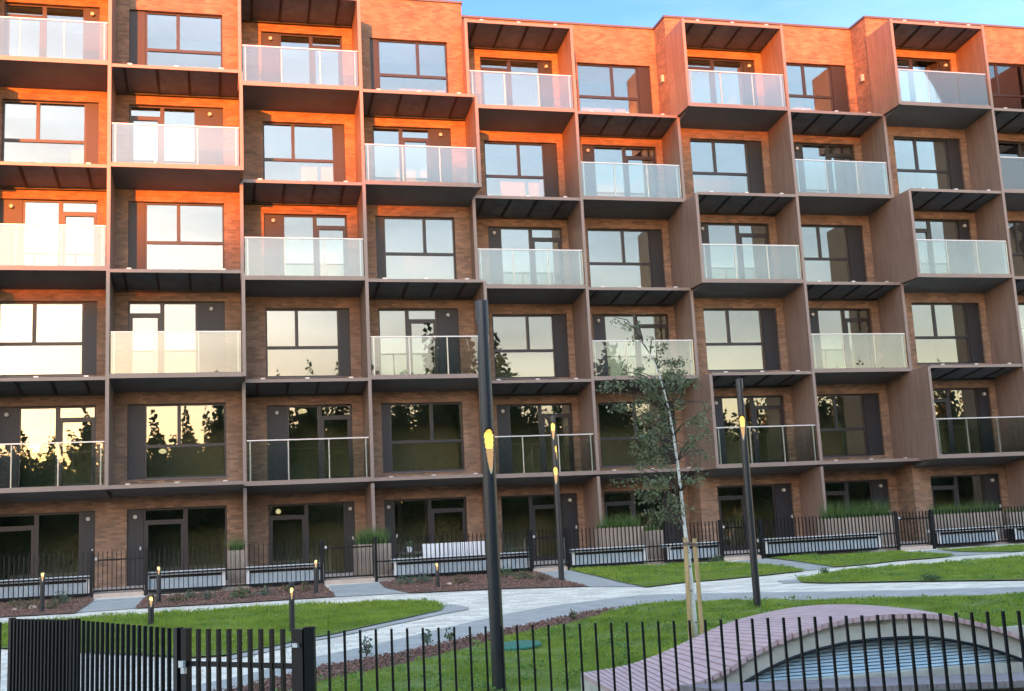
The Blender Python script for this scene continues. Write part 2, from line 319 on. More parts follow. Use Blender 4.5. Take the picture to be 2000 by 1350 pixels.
# clover and broad-leaved weeds mixed through the lawns
WP = []
for L, nc in ((LFp, 340), ([tuple(G(*p)) for p in L1], 90), ([tuple(G(*p)) for p in L2], 90), ([tuple(G(*p)) for p in L3], 60), ([tuple(G(*p)) for p in L4], 110)):
    A = np.array([p[:2] for p in L]); x0, y0 = A.min(0); x1, y1 = A.max(0); cx = rng.uniform(x0, x1, nc*6); cy = rng.uniform(y0, y1, nc*6); k = inside(L, cx, cy)&in_view(cx, cy, gz(cy)); cx = cx[k][:nc]; cy = cy[k][:nc]
    for a_, b_ in zip(cx, cy):
        n_ = int(rng.integers(8, 34)); r_ = rng.uniform(.05, .17); q = rng.normal(size=(n_, 2))*r_*.6; WP.append(np.stack([a_+q[:, 0], b_+q[:, 1], gz(b_)+rng.uniform(.03, .085, n_)], 1))
WP = np.concatenate(WP); D = rand_dirs(len(WP), .5); W = np.cross(D, rand_dirs(len(WP), .3)); sz = rng.uniform(.010, .024, (len(WP), 1))
struct(cards('clover', M['clover_leaf'], WP, D*sz, W*sz*.8), 'stuff')
# bark chips on the beds
CP = []
for B, dn in ((B1,260),(B2,260),(B3,260),(band_bot[:10]+[(1200,1189)]+mul_bot[::-1],700)):
    Pw = [tuple(G(*p)) for p in B]; A = np.array([p[:2] for p in Pw]); x0, y0 = A.min(0); x1, y1 = A.max(0)
    n = int(min(200000, (x1-x0)*(y1-y0)*dn)); x = rng.uniform(x0, x1, n); y = rng.uniform(y0, y1, n); k = inside(Pw, x, y)&in_view(x, y, gz(y))
    CP.append(np.stack([x[k], y[k], gz(y[k])+.012+rng.uniform(0, .02, k.sum())], 1))
CP = np.concatenate(CP); D = rand_dirs(len(CP), .6); W = np.cross(D, rand_dirs(len(CP), .2)); 
struct(cards('bark_mulch', M['bark_chip'], CP, D*rng.uniform(.015, .035, (len(CP), 1)), W*.014), 'stuff')

# ------------------------------------------------------------------ the apartment building
BX = [-10.19,-6.56,-2.93,.70,4.33,7.96,11.59,15.22,18.85,22.48,26.11,29.74,33.37]   # bay edges, bays: Z A B C D E F G H I J K
NAMES = 'ZABCDEFGHIJK'
YF = {'Z':31.6,'A':32.6,'B':32.6,'C':33.6,'D':33.6,'E':34.6,'F':34.6,'G':33.6,'H':33.6,'I':32.6,'J':32.6,'K':31.6}   # front plane of each bay
DEP = 1.55
C0 = 16.704                     # slab soffit above row 0; each storey 3 m
ROOF = 17.55; BASE = -.93
root = thing('apartment_building', 'brown brick apartment building with chequered box balconies and orange evening light on its top storeys', 'building', (8, 35.2, BASE))
def yw(b): return YF[b]+DEP
wall = MB(); inter = MB(); TH = .26
SPEC = {}   # (bay,row): (x0,x1,kind,panel side,panel width,mullion)
def rowceil(r): return C0-3*r
for i, b in enumerate(NAMES):
    X0, X1 = BX[i], BX[i+1]
    for r in range(6):
        balc = ((i+r) % 2 == 1) and r < 5            # A row0 is a balcony
        if r == 5: kind = 'ground'
        else: kind = 'balcony' if balc else 'window'
        t = {'Z':(.5,3.1,'R'),'A':(.55,3.20,'R'),'B':(.41,3.13,'L'),'C':(.70,3.26,'R'),'D':(.53,3.09,'L'),'E':(.80,3.37,'R'),'F':(.65,3.38,'R'),'G':(.62,3.32,'R'),'H':(.85,3.32,'R'),'I':(.66,3.35,'R'),'J':(.85,3.32,'R'),'K':(.66,3.3,'R')}[b]
        x0, x1, side = X0+t[0], X0+t[1], t[2]
        pw = {'A':.36,'B':.46,'C':.32,'D':.26,'E':.44,'F':.45,'G':.5,'H':.58,'I':.5}.get(b, .45)
        nl = {'A':'n','B':'n','C':'n','D':'w','E':'w','F':'w','G':'n','H':'n','I':'n'}.get(b, 'n')
        if kind == 'balcony':
            side = {('A',0):'R',('A',2):'L',('A',4):'L',('B',1):'R',('B',3):'R',('C',0):'L',('C',2):'L',('C',4):'L',('D',1):'R',('D',3):'R',('E',0):'R',('E',2):'L',('E',4):'L',('F',1):'L',('F',3):'L',('G',0):'R',('G',2):'L',('G',4):'L',('H',1):'L',('H',3):'L',('I',0):'R',('I',2):'R',('I',4):'R'}.get((b, r), 'L')
            pw = {('B',1):.79,('B',3):.79,('D',1):.68,('D',3):.68,('A',2):.6,('A',4):.6,('C',0):.57,('C',2):.57,('C',4):.6}.get((b, r), .42)
            if side == 'L': nl = 'w'
        if kind == 'ground': pw = {'A':.38,'B':.44,'C':.27,'D':.27,'E':.5,'F':.55,'G':.6,'H':.58,'I':.56}.get(b, .5); side = {'B':'L','D':'L'}.get(b, 'R')
        zt = rowceil(r)-.54 if r < 5 else 1.20
        zb = rowceil(r)-2.68 if kind == 'window' else rowceil(r)-2.88
        if kind == 'ground': zb = BASE+.02
        SPEC[(i, r)] = (x0, x1, kind, side, pw, nl, zb, zt)
# brick wall with its openings
for i, b in enumerate(NAMES):
    X0, X1 = BX[i], BX[i+1]; y0 = yw(b); y1 = y0+TH
    S0 = [SPEC[(i, r)] for r in range(6)]; x0, x1 = S0[0][0], S0[0][1]
    wall.box(X0, x0, y0, y1, BASE, ROOF); wall.box(x1, X1, y0, y1, BASE, ROOF)
    tops = [ROOF]+[s[6] for s in S0]; 
    for r in range(6): wall.box(x0, x1, y0, y1, S0[r][7], tops[r])
    if S0[5][6] > BASE+.03: wall.box(x0, x1, y0, y1, BASE, S0[5][6])
    # rooms behind: floor plates, party wall, back wall
    for r in range(7):
        z = rowceil(r)+.05 if r < 6 else BASE+.005
        zt_ = z+.20 if r < 6 else BASE+.015
        inter.box(X0+.09, X1-.09, y1+.002, y1+5, z-.10 if r < 6 else BASE-.1, zt_)
    inter.box(X0-(.08 if i and yw(NAMES[i-1]) <= yw(b) else -.01), X0+.08, y1+.002, y1+6.2, BASE, ROOF-.3)
    inter.box(X0+.09, X1-.09, y1+2.8, y1+3.0, BASE, ROOF-.3)
# return walls where the plan steps
for k in range(1, len(NAMES)):
    a, b = yw(NAMES[k-1]), yw(NAMES[k])
    if abs(a-b) > .1:
        lo, hi = min(a, b)+TH, max(a, b)
        if a < b: wall.box(BX[k]-TH, BX[k], lo, hi, BASE, ROOF)
        else: wall.box(BX[k], BX[k]+TH, lo, hi, BASE, ROOF)
wall.build('brick_wall', M['brick'], root); inter.build('room_interior', M['plaster'], root)
# roof with coping
rf = MB(); cp = MB()
for i, b in enumerate(NAMES):
    rf.box(BX[i]+.005, BX[i+1]-.005, yw(b)+TH+.01, yw(b)+14, ROOF-.5, ROOF-.12)
    l0 = BX[i]-(.04 if i and YF[NAMES[i-1]] > YF[b] else 0); l1 = BX[i+1]+(.04 if i < 11 and YF[NAMES[i+1]] > YF[b] else 0)
    if i and YF[NAMES[i-1]] < YF[b]: l0 = BX[i]+.04
    if i < 11 and YF[NAMES[i+1]] < YF[b]: l1 = BX[i+1]-.04
    cp.box(l0, l1, yw(b)-.045, yw(b)+TH+.04, ROOF+.001, ROOF+.075)
for k in range(1, len(NAMES)):
    a, b = yw(NAMES[k-1]), yw(NAMES[k])
    if abs(a-b) > .1:
        x = BX[k]; lo, hi = min(a, b), max(a, b)
        if a < b: cp.box(x-TH-.04, x+.04, lo+TH+.041, hi-.046+.3, ROOF+.002, ROOF+.077)
        else: cp.box(x-.04, x+TH+.04, lo+TH+.041, hi-.046+.3, ROOF+.002, ROOF+.077)
rf.build('roof', M['coping'], root); cp.build('roof_coping', M['coping'], root)
# side fins
FT = .045
def isbal(i, r): return SPEC[(i, r)][2] == 'balcony'
def fin(k, segs, y1, seams=True):      # segs: (z0, z1, front)
    f_ = MB(); e = MB()
    for (z0, z1, y0) in segs:
        f_.box(BX[k]-FT, BX[k]+FT, y0+.012, y1, z0, z1); e.box(BX[k]-FT-.004, BX[k]+FT+.004, y0, y0+.0118, z0, z1)
    o = f_.build('side_panel', M['panel'], root); e.build('edge_trim', M['fascia'], o)
    if seams:
        for (z0, z1, y0) in segs: MB().box(BX[k]-FT-.003, BX[k]+FT+.003, y0+.02, y1-.01, z0+1.30, z0+1.312).build('panel_joint', M['joint'], o)
for k in range(1, len(NAMES)):
    a, b = NAMES[k-1], NAMES[k]; y1 = min(yw(a), yw(b))-.001; segs = []
    for r in range(5):
        yf = (YF[a] if isbal(k-1, r) else YF[b])-.01
        segs.append((C0-3*r-3+(.0 if r == 4 else .0), C0-3*r+(.08 if r == 0 else 0), yf))
    fin(k, segs, y1)
    if (YF[a] == YF[b] and a+b != 'AB') or (a+b in ('BC','DE')): fin(k, [(BASE, C0-15.06, max(YF[a], YF[b])+.02)], y1, False)
    # panel cladding over the return where the plan steps
    if yw(a) != yw(b):
        c_ = MB(); lo, hi = min(yw(a), yw(b)), max(yw(a), yw(b)); sgn = -1 if yw(a) > yw(b) else 1
        x = BX[k]+sgn*.003; c_.box(min(x, x+sgn*.012), max(x, x+sgn*.012), lo, hi-.002, C0-15, C0-3.0); c_.build('side_cladding', M['panel'], root)

def window_unit(i, r):
    x0, x1, kind, side, pw, nl, zb, zt = SPEC[(i, r)]; b = NAMES[i]; y = yw(b)+.11; P0 = root
    nm = {'window':'window','balcony':'balcony_door','ground':'terrace_door'}[kind]
    fr = MB(); F = .055
    gx0, gx1 = (x0+pw, x1) if side == 'L' else (x0, x1-pw)
    wdt = gx1-gx0
    mu = gx0+(wdt*.42 if nl == 'n' else wdt*.575)
    if kind != 'window': mu = gx0+wdt*(.5 if side == 'L' else .49)
    fr.box(gx0, gx0+F, y, y+.09, zb, zt-F); fr.box(gx1-F, gx1, y, y+.09, zb, zt-F); fr.box(gx0, gx1, y, y+.09, zt-F, zt)
    fr.box(gx0+F, gx1-F, y, y+.09, zb, zb+F)
    panes = []
    if kind == 'window':
        zm = zb+.93 if r < 5 else zb+.9
        fr.box(gx0+F, gx1-F, y, y+.09, zm-.045, zm+.045); fr.box(mu-.05, mu+.05, y, y+.09, zm+.045, zt-F)
        panes = [(gx0+F, mu-.05, zm+.045, zt-F), (mu+.05, gx1-F, zm+.045, zt-F), (gx0+F, gx1-F, zb+F, zm-.045)]
    else:
        fr.box(mu-.06, mu+.06, y, y+.09, zb+F, zt-F)
        door_right = (side == 'L') if kind == 'balcony' else (b in 'DE')
        if (b in 'BA') and kind == 'balcony': door_right = (side == 'L')
        if (b == 'D') and kind == 'balcony': door_right = True
        d0, d1 = (mu+.06, gx1-F) if door_right else (gx0+F, mu-.06)
        f0, f1 = (gx0+F, mu-.06) if door_right else (mu+.06, gx1-F)
        panes = [(f0, f1, zb+F, zt-F)]
        zd = zt-.36
        fr.box(d0, d1, y, y+.09, zd-.03, zd+.03); panes.append((d0, d1, zd+.03, zt-F))
        for a_, c_ in ((d0, d0+.07), (d1-.07, d1)): fr.box(a_, c_, y-.012, y+.07, zb+F+.001, zd-.031)
        fr.box(d0+.07, d1-.07, y-.012, y+.07, zd-.10, zd-.031); fr.box(d0+.07, d1-.07, y-.012, y+.07, zb+F+.001, zb+F+.10)
        panes.append((d0+.07, d1-.07, zb+F+.10, zd-.10))
    o = fr.build(nm, M['frame'], root)
    for (a_, c_, e_, g_) in panes:
        MB().box(a_, c_, y+.035, y+.043, e_, g_).build('pane', M['window_glass'], o)
    px0, px1 = (x0, x0+pw) if side == 'L' else (x1-pw, x1)
    MB().box(px0+.002, px1-.002, y-.03, y+.05, zb, zt).build('side_board', M['dark_panel'], o)
    if kind != 'window':
        c = (px0+px1)/2 if pw > .3 else (px0+px1)/2
        l_ = MB(); l_.tube([(c, y-.031, zt-.22), (c, y-.12, zt-.22)], .055, 10); l_.build('wall_lamp', M['lamp_white'], o, smooth=False)
    if kind == 'ground':
        c = px1-.07 if side == 'R' else px0+.36
        MB().box(c-.02, c+.02, y-.09, y-.031, BASE+.98, BASE+1.08).build('door_handle', M['lamp_white'], o)
    if kind == 'window':
        MB().box(gx0-.02, gx1+.02, yw(b)-.03, y-.001, zb-.035, zb-.003).build('window_sill', M['coping'], o)
    return o
for i in range(len(NAMES)):
    for r in range(6): window_unit(i, r)

def wedge(m_, x0, x1, y0, y1, zf, zb, zt):
    b = len(m_.v); m_.v += [(x0,y0,zf),(x1,y0,zf),(x1,y1,zb),(x0,y1,zb),(x0,y0,zt),(x1,y0,zt),(x1,y1,zt),(x0,y1,zt)]
    m_.f += [tuple(b+i for i in q) for q in ((0,3,2,1),(4,5,6,7),(0,1,5,4),(1,2,6,5),(2,3,7,6),(3,0,4,7))]
def balcony(i, r):      # slab at the foot of row r, glass upstand
    b = NAMES[i]; X0, X1 = BX[i]+FT+.005, BX[i+1]-FT-.005; yf = YF[b]; z = rowceil(r)-3
    s = MB(); wedge(s, X0, X1, yf+.022, yw(b)-.001, z+.004, z-.19, z+.115); o = s.build('balcony', M['soffit'], root)
    MB().box(X0, X1, yf, yf+.020, z-.004, z+.125).build('slab_edge', M['fascia'], o)
    clear = (r == 4) or (b == 'D' and r == 3)  # panes that mirror trees go without the painted sky veil
    gm = M['no_veil_glass'] if clear else M['balcony_glass']
    g0, g1 = X0+.02, X1-.02; n = 3; wd = (g1-g0)/n
    for k in range(n):
        MB().box(g0+k*wd+.008, g0+(k+1)*wd-.008, yf+.05, yf+.062, z+.135, z+1.265).build('glass_panel', gm, o)
    for k in range(n+1):
        xx = min(max(g0+k*wd, g0+.09), g1-.09); MB().box(xx-.018, xx+.018, yf+.075, yf+.11, z+.116, z+1.265).build('railing_post', M['rail'], o)
    MB().box(g0, g1, yf+.045, yf+.115, z+1.268, z+1.30).build('handrail', M['rail'], o)
def canopy(i, r):       # dark mesh sunshade over the balcony below, level = foot of window row r
    b = NAMES[i]; X0, X1 = BX[i]+FT+.005, BX[i+1]-FT-.005; yf = YF[b]; z = rowceil(r)-3 if r >= 0 else C0
    s = MB(); wedge(s, X0+.02, X1-.02, yf+.045, yw(b)-.004, z-.005, z-.235, z+.045); o = s.build('sunshade', M['canopy_mesh'], root)
    ri = MB(); nr = 4
    for k in range(nr):
        xx = X0+(X1-X0)*(k+.62)/nr-.2; wedge(ri, xx-.035, xx+.035, yf+.046, yw(b)-.005, z-.035, z-.265, z+.0)
    ri.box(X0+.02, X1-.02, yw(b)-.09, yw(b)-.006, z-.27, z-.15)
    ri.build('rib', M['canopy_rib'], o)
    e = MB(); e.box(X0, X1, yf+.005, yf+.043, z-.045, z+.05); e.build('shade_edge', M['fascia'], o)
    c = MB()
    for q in (.14, .50, .86): xx = X0+(X1-X0)*q; c.box(xx-.06, xx+.06, yf+.01, yf+.05, z+.051, z+.085)
    c.build('bracket', M['rail'], o)
def ledge(i):
    b = NAMES[i]; X0, X1 = BX[i]+FT+.005, BX[i+1]-FT-.005; yf = YF[b]; z = rowceil(4)-3
    s = MB(); wedge(s, X0, X1, yf+.022, yw(b)-.001, z+.02, z-.15, z+.09); o = s.build('first_floor_ledge', M['soffit'], root)
    MB().box(X0, X1, yf+.004, yf+.020, z, z+.10).build('slab_edge', M['fascia'], o)
    c = MB()
    for q in (.14, .50, .86): xx = X0+(X1-X0)*q; c.box(xx-.06, xx+.06, yf+.01, yf+.05, z+.101, z+.13)
    c.build('bracket', M['rail'], o)
for i in range(len(NAMES)):
    for r in range(5):
        if SPEC[(i, r)][2] == 'balcony': balcony(i, r)
        elif r < 4: canopy(i, r)
        else: ledge(i)
    if SPEC[(i, 0)][2] == 'balcony': canopy(i, -1)
# little wall lamps on the return walls at the top
for k in (7, 9):
    l_ = MB(); x = BX[k]; y = min(yw(NAMES[k-1]), yw(NAMES[k]))+.45
    l_.box(x-.085, x-.001, y-.05, y+.05, 15.35, 15.60); l_.build('wall_lamp', M['lamp_white'], root)
# ceiling lamps burning in three rooms
def pendant(x, y, z, label, s=.09):
    t = thing('pendant_lamp', label, 'lamp', (x, y, z-.3))
    MB().tube([(0, 0, 0), (0, 0, .42)], .008, 6).build('cord', M['black_steel'], t, world=False)
    m_ = MB(); n = 10
    m_.tube([(0,0,-.10),(0,0,-.07),(0,0,-.02),(0,0,.03),(0,0,.05)], [.02, s, s*1.15, s*.7, .02], 12); m_.build('shade', M['lit'], t, smooth=True, world=False)
pendant(2.55, yw('C')+1.3, 4.45, 'glowing ceiling lamp hung in the first-floor room behind the clear glass balcony', .13)
pendant(1.75, yw('C')+1.2, 1.35, 'small lit lamp inside the ground-floor flat with the open garden step', .07)
pendant(-1.6, yw('B')+.9, 3.2, 'low round lit lamp behind the first-floor window beside the corner shutter', .10)

# ------------------------------------------------------------------ scooped lamp posts and bollards
def scoop_post(name, label, cat, loc, h, r, cuts, group=None, lit='lamp_lit', flange=True, dz=.009, nth=72):
    t = thing(name, label, cat, loc, group)
    nz = int(h/dz)+1; zs = np.linspace(0, h, nz); th = np.arange(nth)*2*math.pi/nth
    Rr = np.full((nz, nth), r); reg = np.zeros((nz, nth), int)
    for ci, (zt, L, a, on) in enumerate(cuts):
        for a_i in range(nz):
            v = (zt-zs[a_i])/L
            if v < 0 or v > 1: continue
            wv = min(1.0, math.sqrt(v/.12)) if v < .12 else (1-(v-.12)/.88)**.6
            hw = r*1.0*wv
            for j in range(nth):
                da = (th[j]-a+math.pi) % (2*math.pi)-math.pi; u = abs(da*r)
                if u < hw:
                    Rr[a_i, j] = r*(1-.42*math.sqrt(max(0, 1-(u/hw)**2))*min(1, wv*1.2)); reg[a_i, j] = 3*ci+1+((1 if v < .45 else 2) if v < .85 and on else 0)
    V = [(Rr[i_, j]*math.cos(th[j]), Rr[i_, j]*math.sin(th[j]), zs[i_]) for i_ in range(nz) for j in range(nth)]
    body = MB(); cav = [MB() for _ in cuts]; lens = [MB() for _ in cuts]; glow = [MB() for _ in cuts]
    for q in [body]+cav+lens+glow: q.v = list(V)
    for i_ in range(nz-1):
        for j in range(nth):
            j2 = (j+1) % nth; f_ = (i_*nth+j, i_*nth+j2, (i_+1)*nth+j2, (i_+1)*nth+j)
            rg = [reg[i_, j], reg[i_, j2], reg[i_+1, j], reg[i_+1, j2]]
            if all(g > 0 for g in rg): (cav, lens, glow)[(rg[0]-1) % 3][(rg[0]-1)//3].f.append(f_)
            else: body.f.append(f_)
    body.f.append(tuple((nz-1)*nth+j for j in range(nth)))
    def clean(mb_):
        used = sorted({k for f_ in mb_.f for k in f_}); mp = {k: n_ for n_, k in enumerate(used)}
        mb_.v = [mb_.v[k] for k in used]; mb_.f = [tuple(mp[k] for k in f_) for f_ in mb_.f]
    for q in [body]+cav+lens+glow: clean(q)
    bo = body.build('post', M['pole_black'], t, smooth=False, world=False)
    for p in bo.data.polygons: p.use_smooth = len(p.vertices) == 4
    for q in cav:
        if q.f: q.build('lamp_recess', M['cavity'], t, smooth=True, world=False)
    for q in lens:
        if q.f: q.build('lamp_lens', M[lit], t, smooth=True, world=False)
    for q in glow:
        if q.f: q.build('recess_glow', M['glow_wash'], t, smooth=True, world=False)  # recess wall below the lamp, its received light given as glow
    if flange:
        f_ = MB(); f_.tube([(0, 0, .0), (0, 0, .018)], r*1.5, 20); f_.build('base_flange', M['pole_black'], t, world=False)
    return t
def face(loc): return math.atan2(-loc[1], -loc[0])
def zat(px, py, loc):   # height above the post's foot of an image row
    d = ray(px, py); k = math.hypot(loc[0], loc[1])/math.hypot(d[0], d[1]); return d[2]*k-loc[2]
p1 = np.array([2.551, 10.95, gz(10.95)]); a = face(p1)
scoop_post('lamp_post', 'tallest black lamp post in the foreground with a teardrop slot glowing yellow', 'lamp post', tuple(p1), zat(942,588,p1), .066,
           [(zat(958,838,p1), .45, a+.30, True), (zat(938,632,p1)+.02, .42, a-1.75, True), (zat(945,648,p1), .42, a+1.9, False)], 'lamp posts along the path')
p2 = G(1480, 1188); a = face(p2)
scoop_post('lamp_post', 'black lamp post standing in the lawn behind the curved bench, right of the birch', 'lamp post', tuple(p2), zat(1447,740,p2), .058,
           [(zat(1451,812,p2), .40, a-.1, True), (zat(1452,758,p2), .40, a+1.7, False)], 'lamp posts along the path')
p3 = G(1097, 1133); a = face(p3)
scoop_post('lamp_post', 'farthest lamp post at the mulch bed tip, with two yellow slots one above the other', 'lamp post', tuple(p3), zat(1080,812,p3), .066,
           [(zat(1081,826,p3), .42, a-.15, True), (zat(1086,870,p3), .36, a+1.1, True), (zat(1087,912,p3), .42, a-.05, True)], 'lamp posts along the path')
BL = [((82,1195),(81,1117),'short black bollard light at the far left in front of the low planters', .05),
      ((310,1178),(312,1105),'lit bollard light in the bed just right of the leftmost garden step', .05),
      ((618,1160),(618,1092),'lit bollard light beside the step of the second garden gate, left of the path slab', .05),
      ((571,1238),(570,1137),'bollard light standing in the left lawn just behind the near gate', .042),
      ((295,1222),(294,1163),'bollard light showing above the near gate at the left lawn edge', .05),
      ((855,1147),(855,1098),'small bollard light in the bark bed in front of the white slatted sofa', .045)]
for (bp, tp, lab, r_) in BL:
    q = G(*bp); a = face(q); hh = zat(tp[0], tp[1], q)
    scoop_post('bollard_light', lab, 'bollard light', tuple(q), hh, r_, [(hh-.01 if bp[0] != 571 else hh-.07, .20, a, True)], 'bollard lights along the paths', lit='bollard_lit', dz=.01, nth=24)

# ------------------------------------------------------------------ far garden fence with gates
YFN = 30.3; ZF0 = gz(YFN); ZFT = .06
def fence_run(x0, x1, label):
    t = thing('picket_fence', label, 'fence', ((x0+x1)/2, YFN, ZF0), 'garden picket fences along the terrace')
    p = MB(); n = int((x1-x0)/.112); 
    for k in range(1, n): xx = x0+(x1-x0)*k/n; p.box(xx-.009, xx+.009, YFN-.02, YFN+.02, ZF0+.07, ZFT)
    p.build('picket_row', M['black_steel'], t)
    rr = MB(); rr.box(x0, x1, YFN+.022, YFN+.045, ZF0+.48, ZF0+.52); rr.box(x0, x1, YFN+.022, YFN+.045, ZF0+.08, ZF0+.12); rr.build('rail', M['black_steel'], t)
    for xx in (x0+.03, x1-.03): MB().box(xx-.035, xx+.035, YFN-.035, YFN+.0215, ZF0-.02, ZFT+.03).build('fence_post', M['black_steel'], t)
def gate(x0, x1, label):
    t = thing('garden_gate', label, 'gate', ((x0+x1)/2, YFN, ZF0), 'picket gates of the ground-floor gardens')
    x0 += .02; x1 -= .02; p = MB(); n = int((x1-x0)/.105)
    for k in range(1, n): xx = x0+(x1-x0)*k/n; p.box(xx-.008, xx+.008, YFN-.02, YFN+.02, ZF0+.16, ZFT)
    p.build('picket_row', M['black_steel'], t)
    fr = MB(); fr.box(x0, x1, YFN+.0215, YFN+.05, ZF0+.88, ZF0+.92); fr.box(x0, x1, YFN+.0215, YFN+.05, ZF0+.14, ZF0+.18)
    fr.box(x0, x0+.03, YFN-.02, YFN+.0205, ZF0+.10, ZFT); fr.box(x1-.03, x1, YFN-.02, YFN+.0205, ZF0+.10, ZFT); fr.build('gate_frame', M['black_steel'], t)
    MB().box(x0+.035, x0+.085, YFN-.05, YFN-.021, ZF0+.90, ZF0+.97).build('lock', M['lamp_white'], t)
runs = [(-12,-3.03,'black picket fence run at the far left in front of the leftmost low planter'), (-1.80,2.56,'black picket fence run between the two leftmost garden gates'), (3.90,8.12,'black picket fence run in front of the white slatted sofa'),
        (9.12,13.66,'black picket fence run behind the birch sapling'), (14.86,19.25,'black picket fence run right of the middle lamp post, before the long wooden planter'), (20.38,25.0,'black picket fence run near the right edge before the last wooden planter'), (26.1,33,'black picket fence run cut by the right edge of the picture')]
for a_, b_, l_ in runs: fence_run(a_, b_, l_)
gl = ['leftmost garden gate, beside the brick pier with two dark boards', 'garden gate beside the wooden planter box with grass', 'garden gate just behind the farthest lamp post', 'garden gate left of the lamp post that stands in the lawn', 'garden gate at the brick corner right of the long wooden planter', 'last garden gate near the right edge of the picture']
for (a_, b_), l_ in zip(GATES, gl): gate(a_, b_, l_)
# low planters: white cap on corrugated grey sheet
def low_planter(x0, x1, label):
    y0, y1 = 30.42, 30.95; t = thing('low_planter', label, 'planter', ((x0+x1)/2, 30.7, ZF0), 'low corrugated planters behind the fence')
    z0, z1 = ZF0+.10, -.60
    MB().box(x0, x1, y0-.02, y1, z1, z1+.09).build('cap', M['white_cap'], t)
    c = MB(); n = int((x1-x0-.2)/.055); b0 = len(c.v)
    for k in range(n+1):
        xx = x0+.1+(x1-x0-.2)*k/n; yy = y0+.03+(.018 if k % 4 in (1, 2) else 0); c.v += [(xx, yy, z0), (xx, yy, z1-.07), (xx, yy+.02, z0), (xx, yy+.02, z1-.07)]
    for k in range(n):
        a_ = 4*k; c.f += [(a_, a_+4, a_+5, a_+1), (a_+2, a_+3, a_+7, a_+6), (a_+1, a_+5, a_+7, a_+3)]
    c.build('corrugated_sheet', M['corrugated'], t)
    MB().box(x0+.08, x1-.08, y0+.09, y1-.03, z0-.06, z1-.001).build('box_core', M['dark_panel'], t)
    for xx in ((x0, x0+.09), (x1-.09, x1)): MB().box(xx[0], xx[1], y0-.01, y0+.025, z0, z1-.001).build('corner_board', M['white_cap'], t)
def XX(px, py, y=30.6): return float(atY(px, py, y)[0])
for a_, b_, l_ in [(-80,178,'leftmost low white-capped planter, cut by the left edge'), (285,440,'low white-capped planter left of the slim wooden grass box'), (481,632,'low white-capped planter right of the slim wooden grass box'), (768,1038,'low white-capped planter in front of the white slatted sofa'),
                   (1114,1262,'low white-capped planter left of the narrow wooden box behind the birch'), (1302,1408,'low white-capped planter behind the birch stakes'), (1492,1722,'low white-capped planter right of the lamp post in the lawn'), (1832,1952,'low white-capped planter right of the corner gate'), (1984,2100,'low white-capped planter cut by the right edge')]:
    low_planter(XX(a_,1120), XX(b_,1120), l_)
# wooden planter boxes with tall grass
def wood_planter(x0, x1, y0, y1, z0, z1, label, gh, gd, grass_label, dense=1.0):
    t = thing('wooden_planter', label, 'planter', ((x0+x1)/2, (y0+y1)/2, z0), 'upright board planters in the gardens')
    c = MB(); n = max(3, int(round((x1-x0)/.13)))
    for k in range(n):
        a_, b_ = x0+(x1-x0)*k/n+.006, x0+(x1-x0)*(k+1)/n-.006; c.box(a_, b_, y0, y0+.025, z0, z1)
    for k in range(4):
        a_, b_ = y0+.03+(y1-y0-.03)*k/4+.005, y0+.03+(y1-y0-.03)*(k+1)/4-.005
        c.box(x0-.024, x0+.001, a_, b_, z0, z1); c.box(x1-.001, x1+.024, a_, b_, z0, z1)
    c.build('boards', M['pale_wood'], t)
    MB().box(x0+.02, x1-.02, y0+.03, y1, z0+.01, z1-.05).build('soil_box', M['soil'], t)
    g = thing('ornamental_grass', grass_label, 'grass plant', ((x0+x1)/2, (y0+y1)/2, z1-.05), 'tall grasses in the planters')
    nb = int((x1-x0)*(y1-y0)*900*gd*dense); P = np.stack([rng.uniform(x0+.05, x1-.05, nb), rng.uniform(y0+.05, y1-.05, nb), np.full(nb, z1-.05)], 1)
    D = rng.normal(size=(nb, 3))*.30; D[:, 2] = 1; D *= (gh*rng.uniform(.35, 1.1, nb)**1.0)[:, None]; an = rng.uniform(0, math.pi, nb)
    W = np.stack([np.cos(an), np.sin(an), an*0], 1)*.006
    cards('blades', M['planter_grass'], P, D, W, g, quad=False)
def zY(px, py, y): return float(atY(px, py, y)[2])
wood_planter(XX(446,1110,31.2), XX(478,1110,31.2), 31.1, 31.6, -.93, zY(460,1075,31.2), 'slim upright wooden planter box between two low planters', .42, 2.2, 'green grass tuft in the slim wooden box between two low planters')
wood_planter(XX(700,1100,31.2), XX(763,1100,31.2), 31.1, 32.2, -.93, zY(740,1062,31.2), 'wooden planter box right of the second gate', .52, 1.6, 'bushy grass in the wooden box right of the second gate')
wood_planter(XX(1264,1070,31.2), XX(1294,1070,31.2), 31.1, 31.7, -.93, zY(1280,1036,31.2), 'narrow wooden planter box just left of the birch stakes', .25, 1.2, 'short grass in the narrow box left of the birch stakes')
wood_planter(XX(1172,1040,32.6), XX(1258,1040,32.6), 32.6, 33.1, -.93, zY(1215,1030,32.6), 'long wooden planter seen through the pickets left of the birch', .50, 1.3, 'yellow-green grass row in front of the window left of the birch')
wood_planter(XX(1612,1030,31.9), XX(1752,1030,31.9), 31.9, 32.4, -.93, zY(1680,1010,31.9), 'long wooden planter under the dark window left of the corner gate', .62, 1.2, 'tall thin grass in front of the dark window left of the corner gate')
wood_planter(XX(1826,1020,31.2), XX(1958,1020,31.2), 31.2, 31.7, -.93, zY(1890,1002,31.2), 'long wooden planter right of the corner gate', .42, 1.2, 'grass row in the planter right of the corner gate')
wood_planter(XX(1970,1020,31.2), XX(2100,1020,31.2), 31.2, 31.7, -.93, zY(1990,1000,31.2), 'wooden planter cut by the right edge of the picture', .25, .6, 'sparse grass at the right edge of the picture')
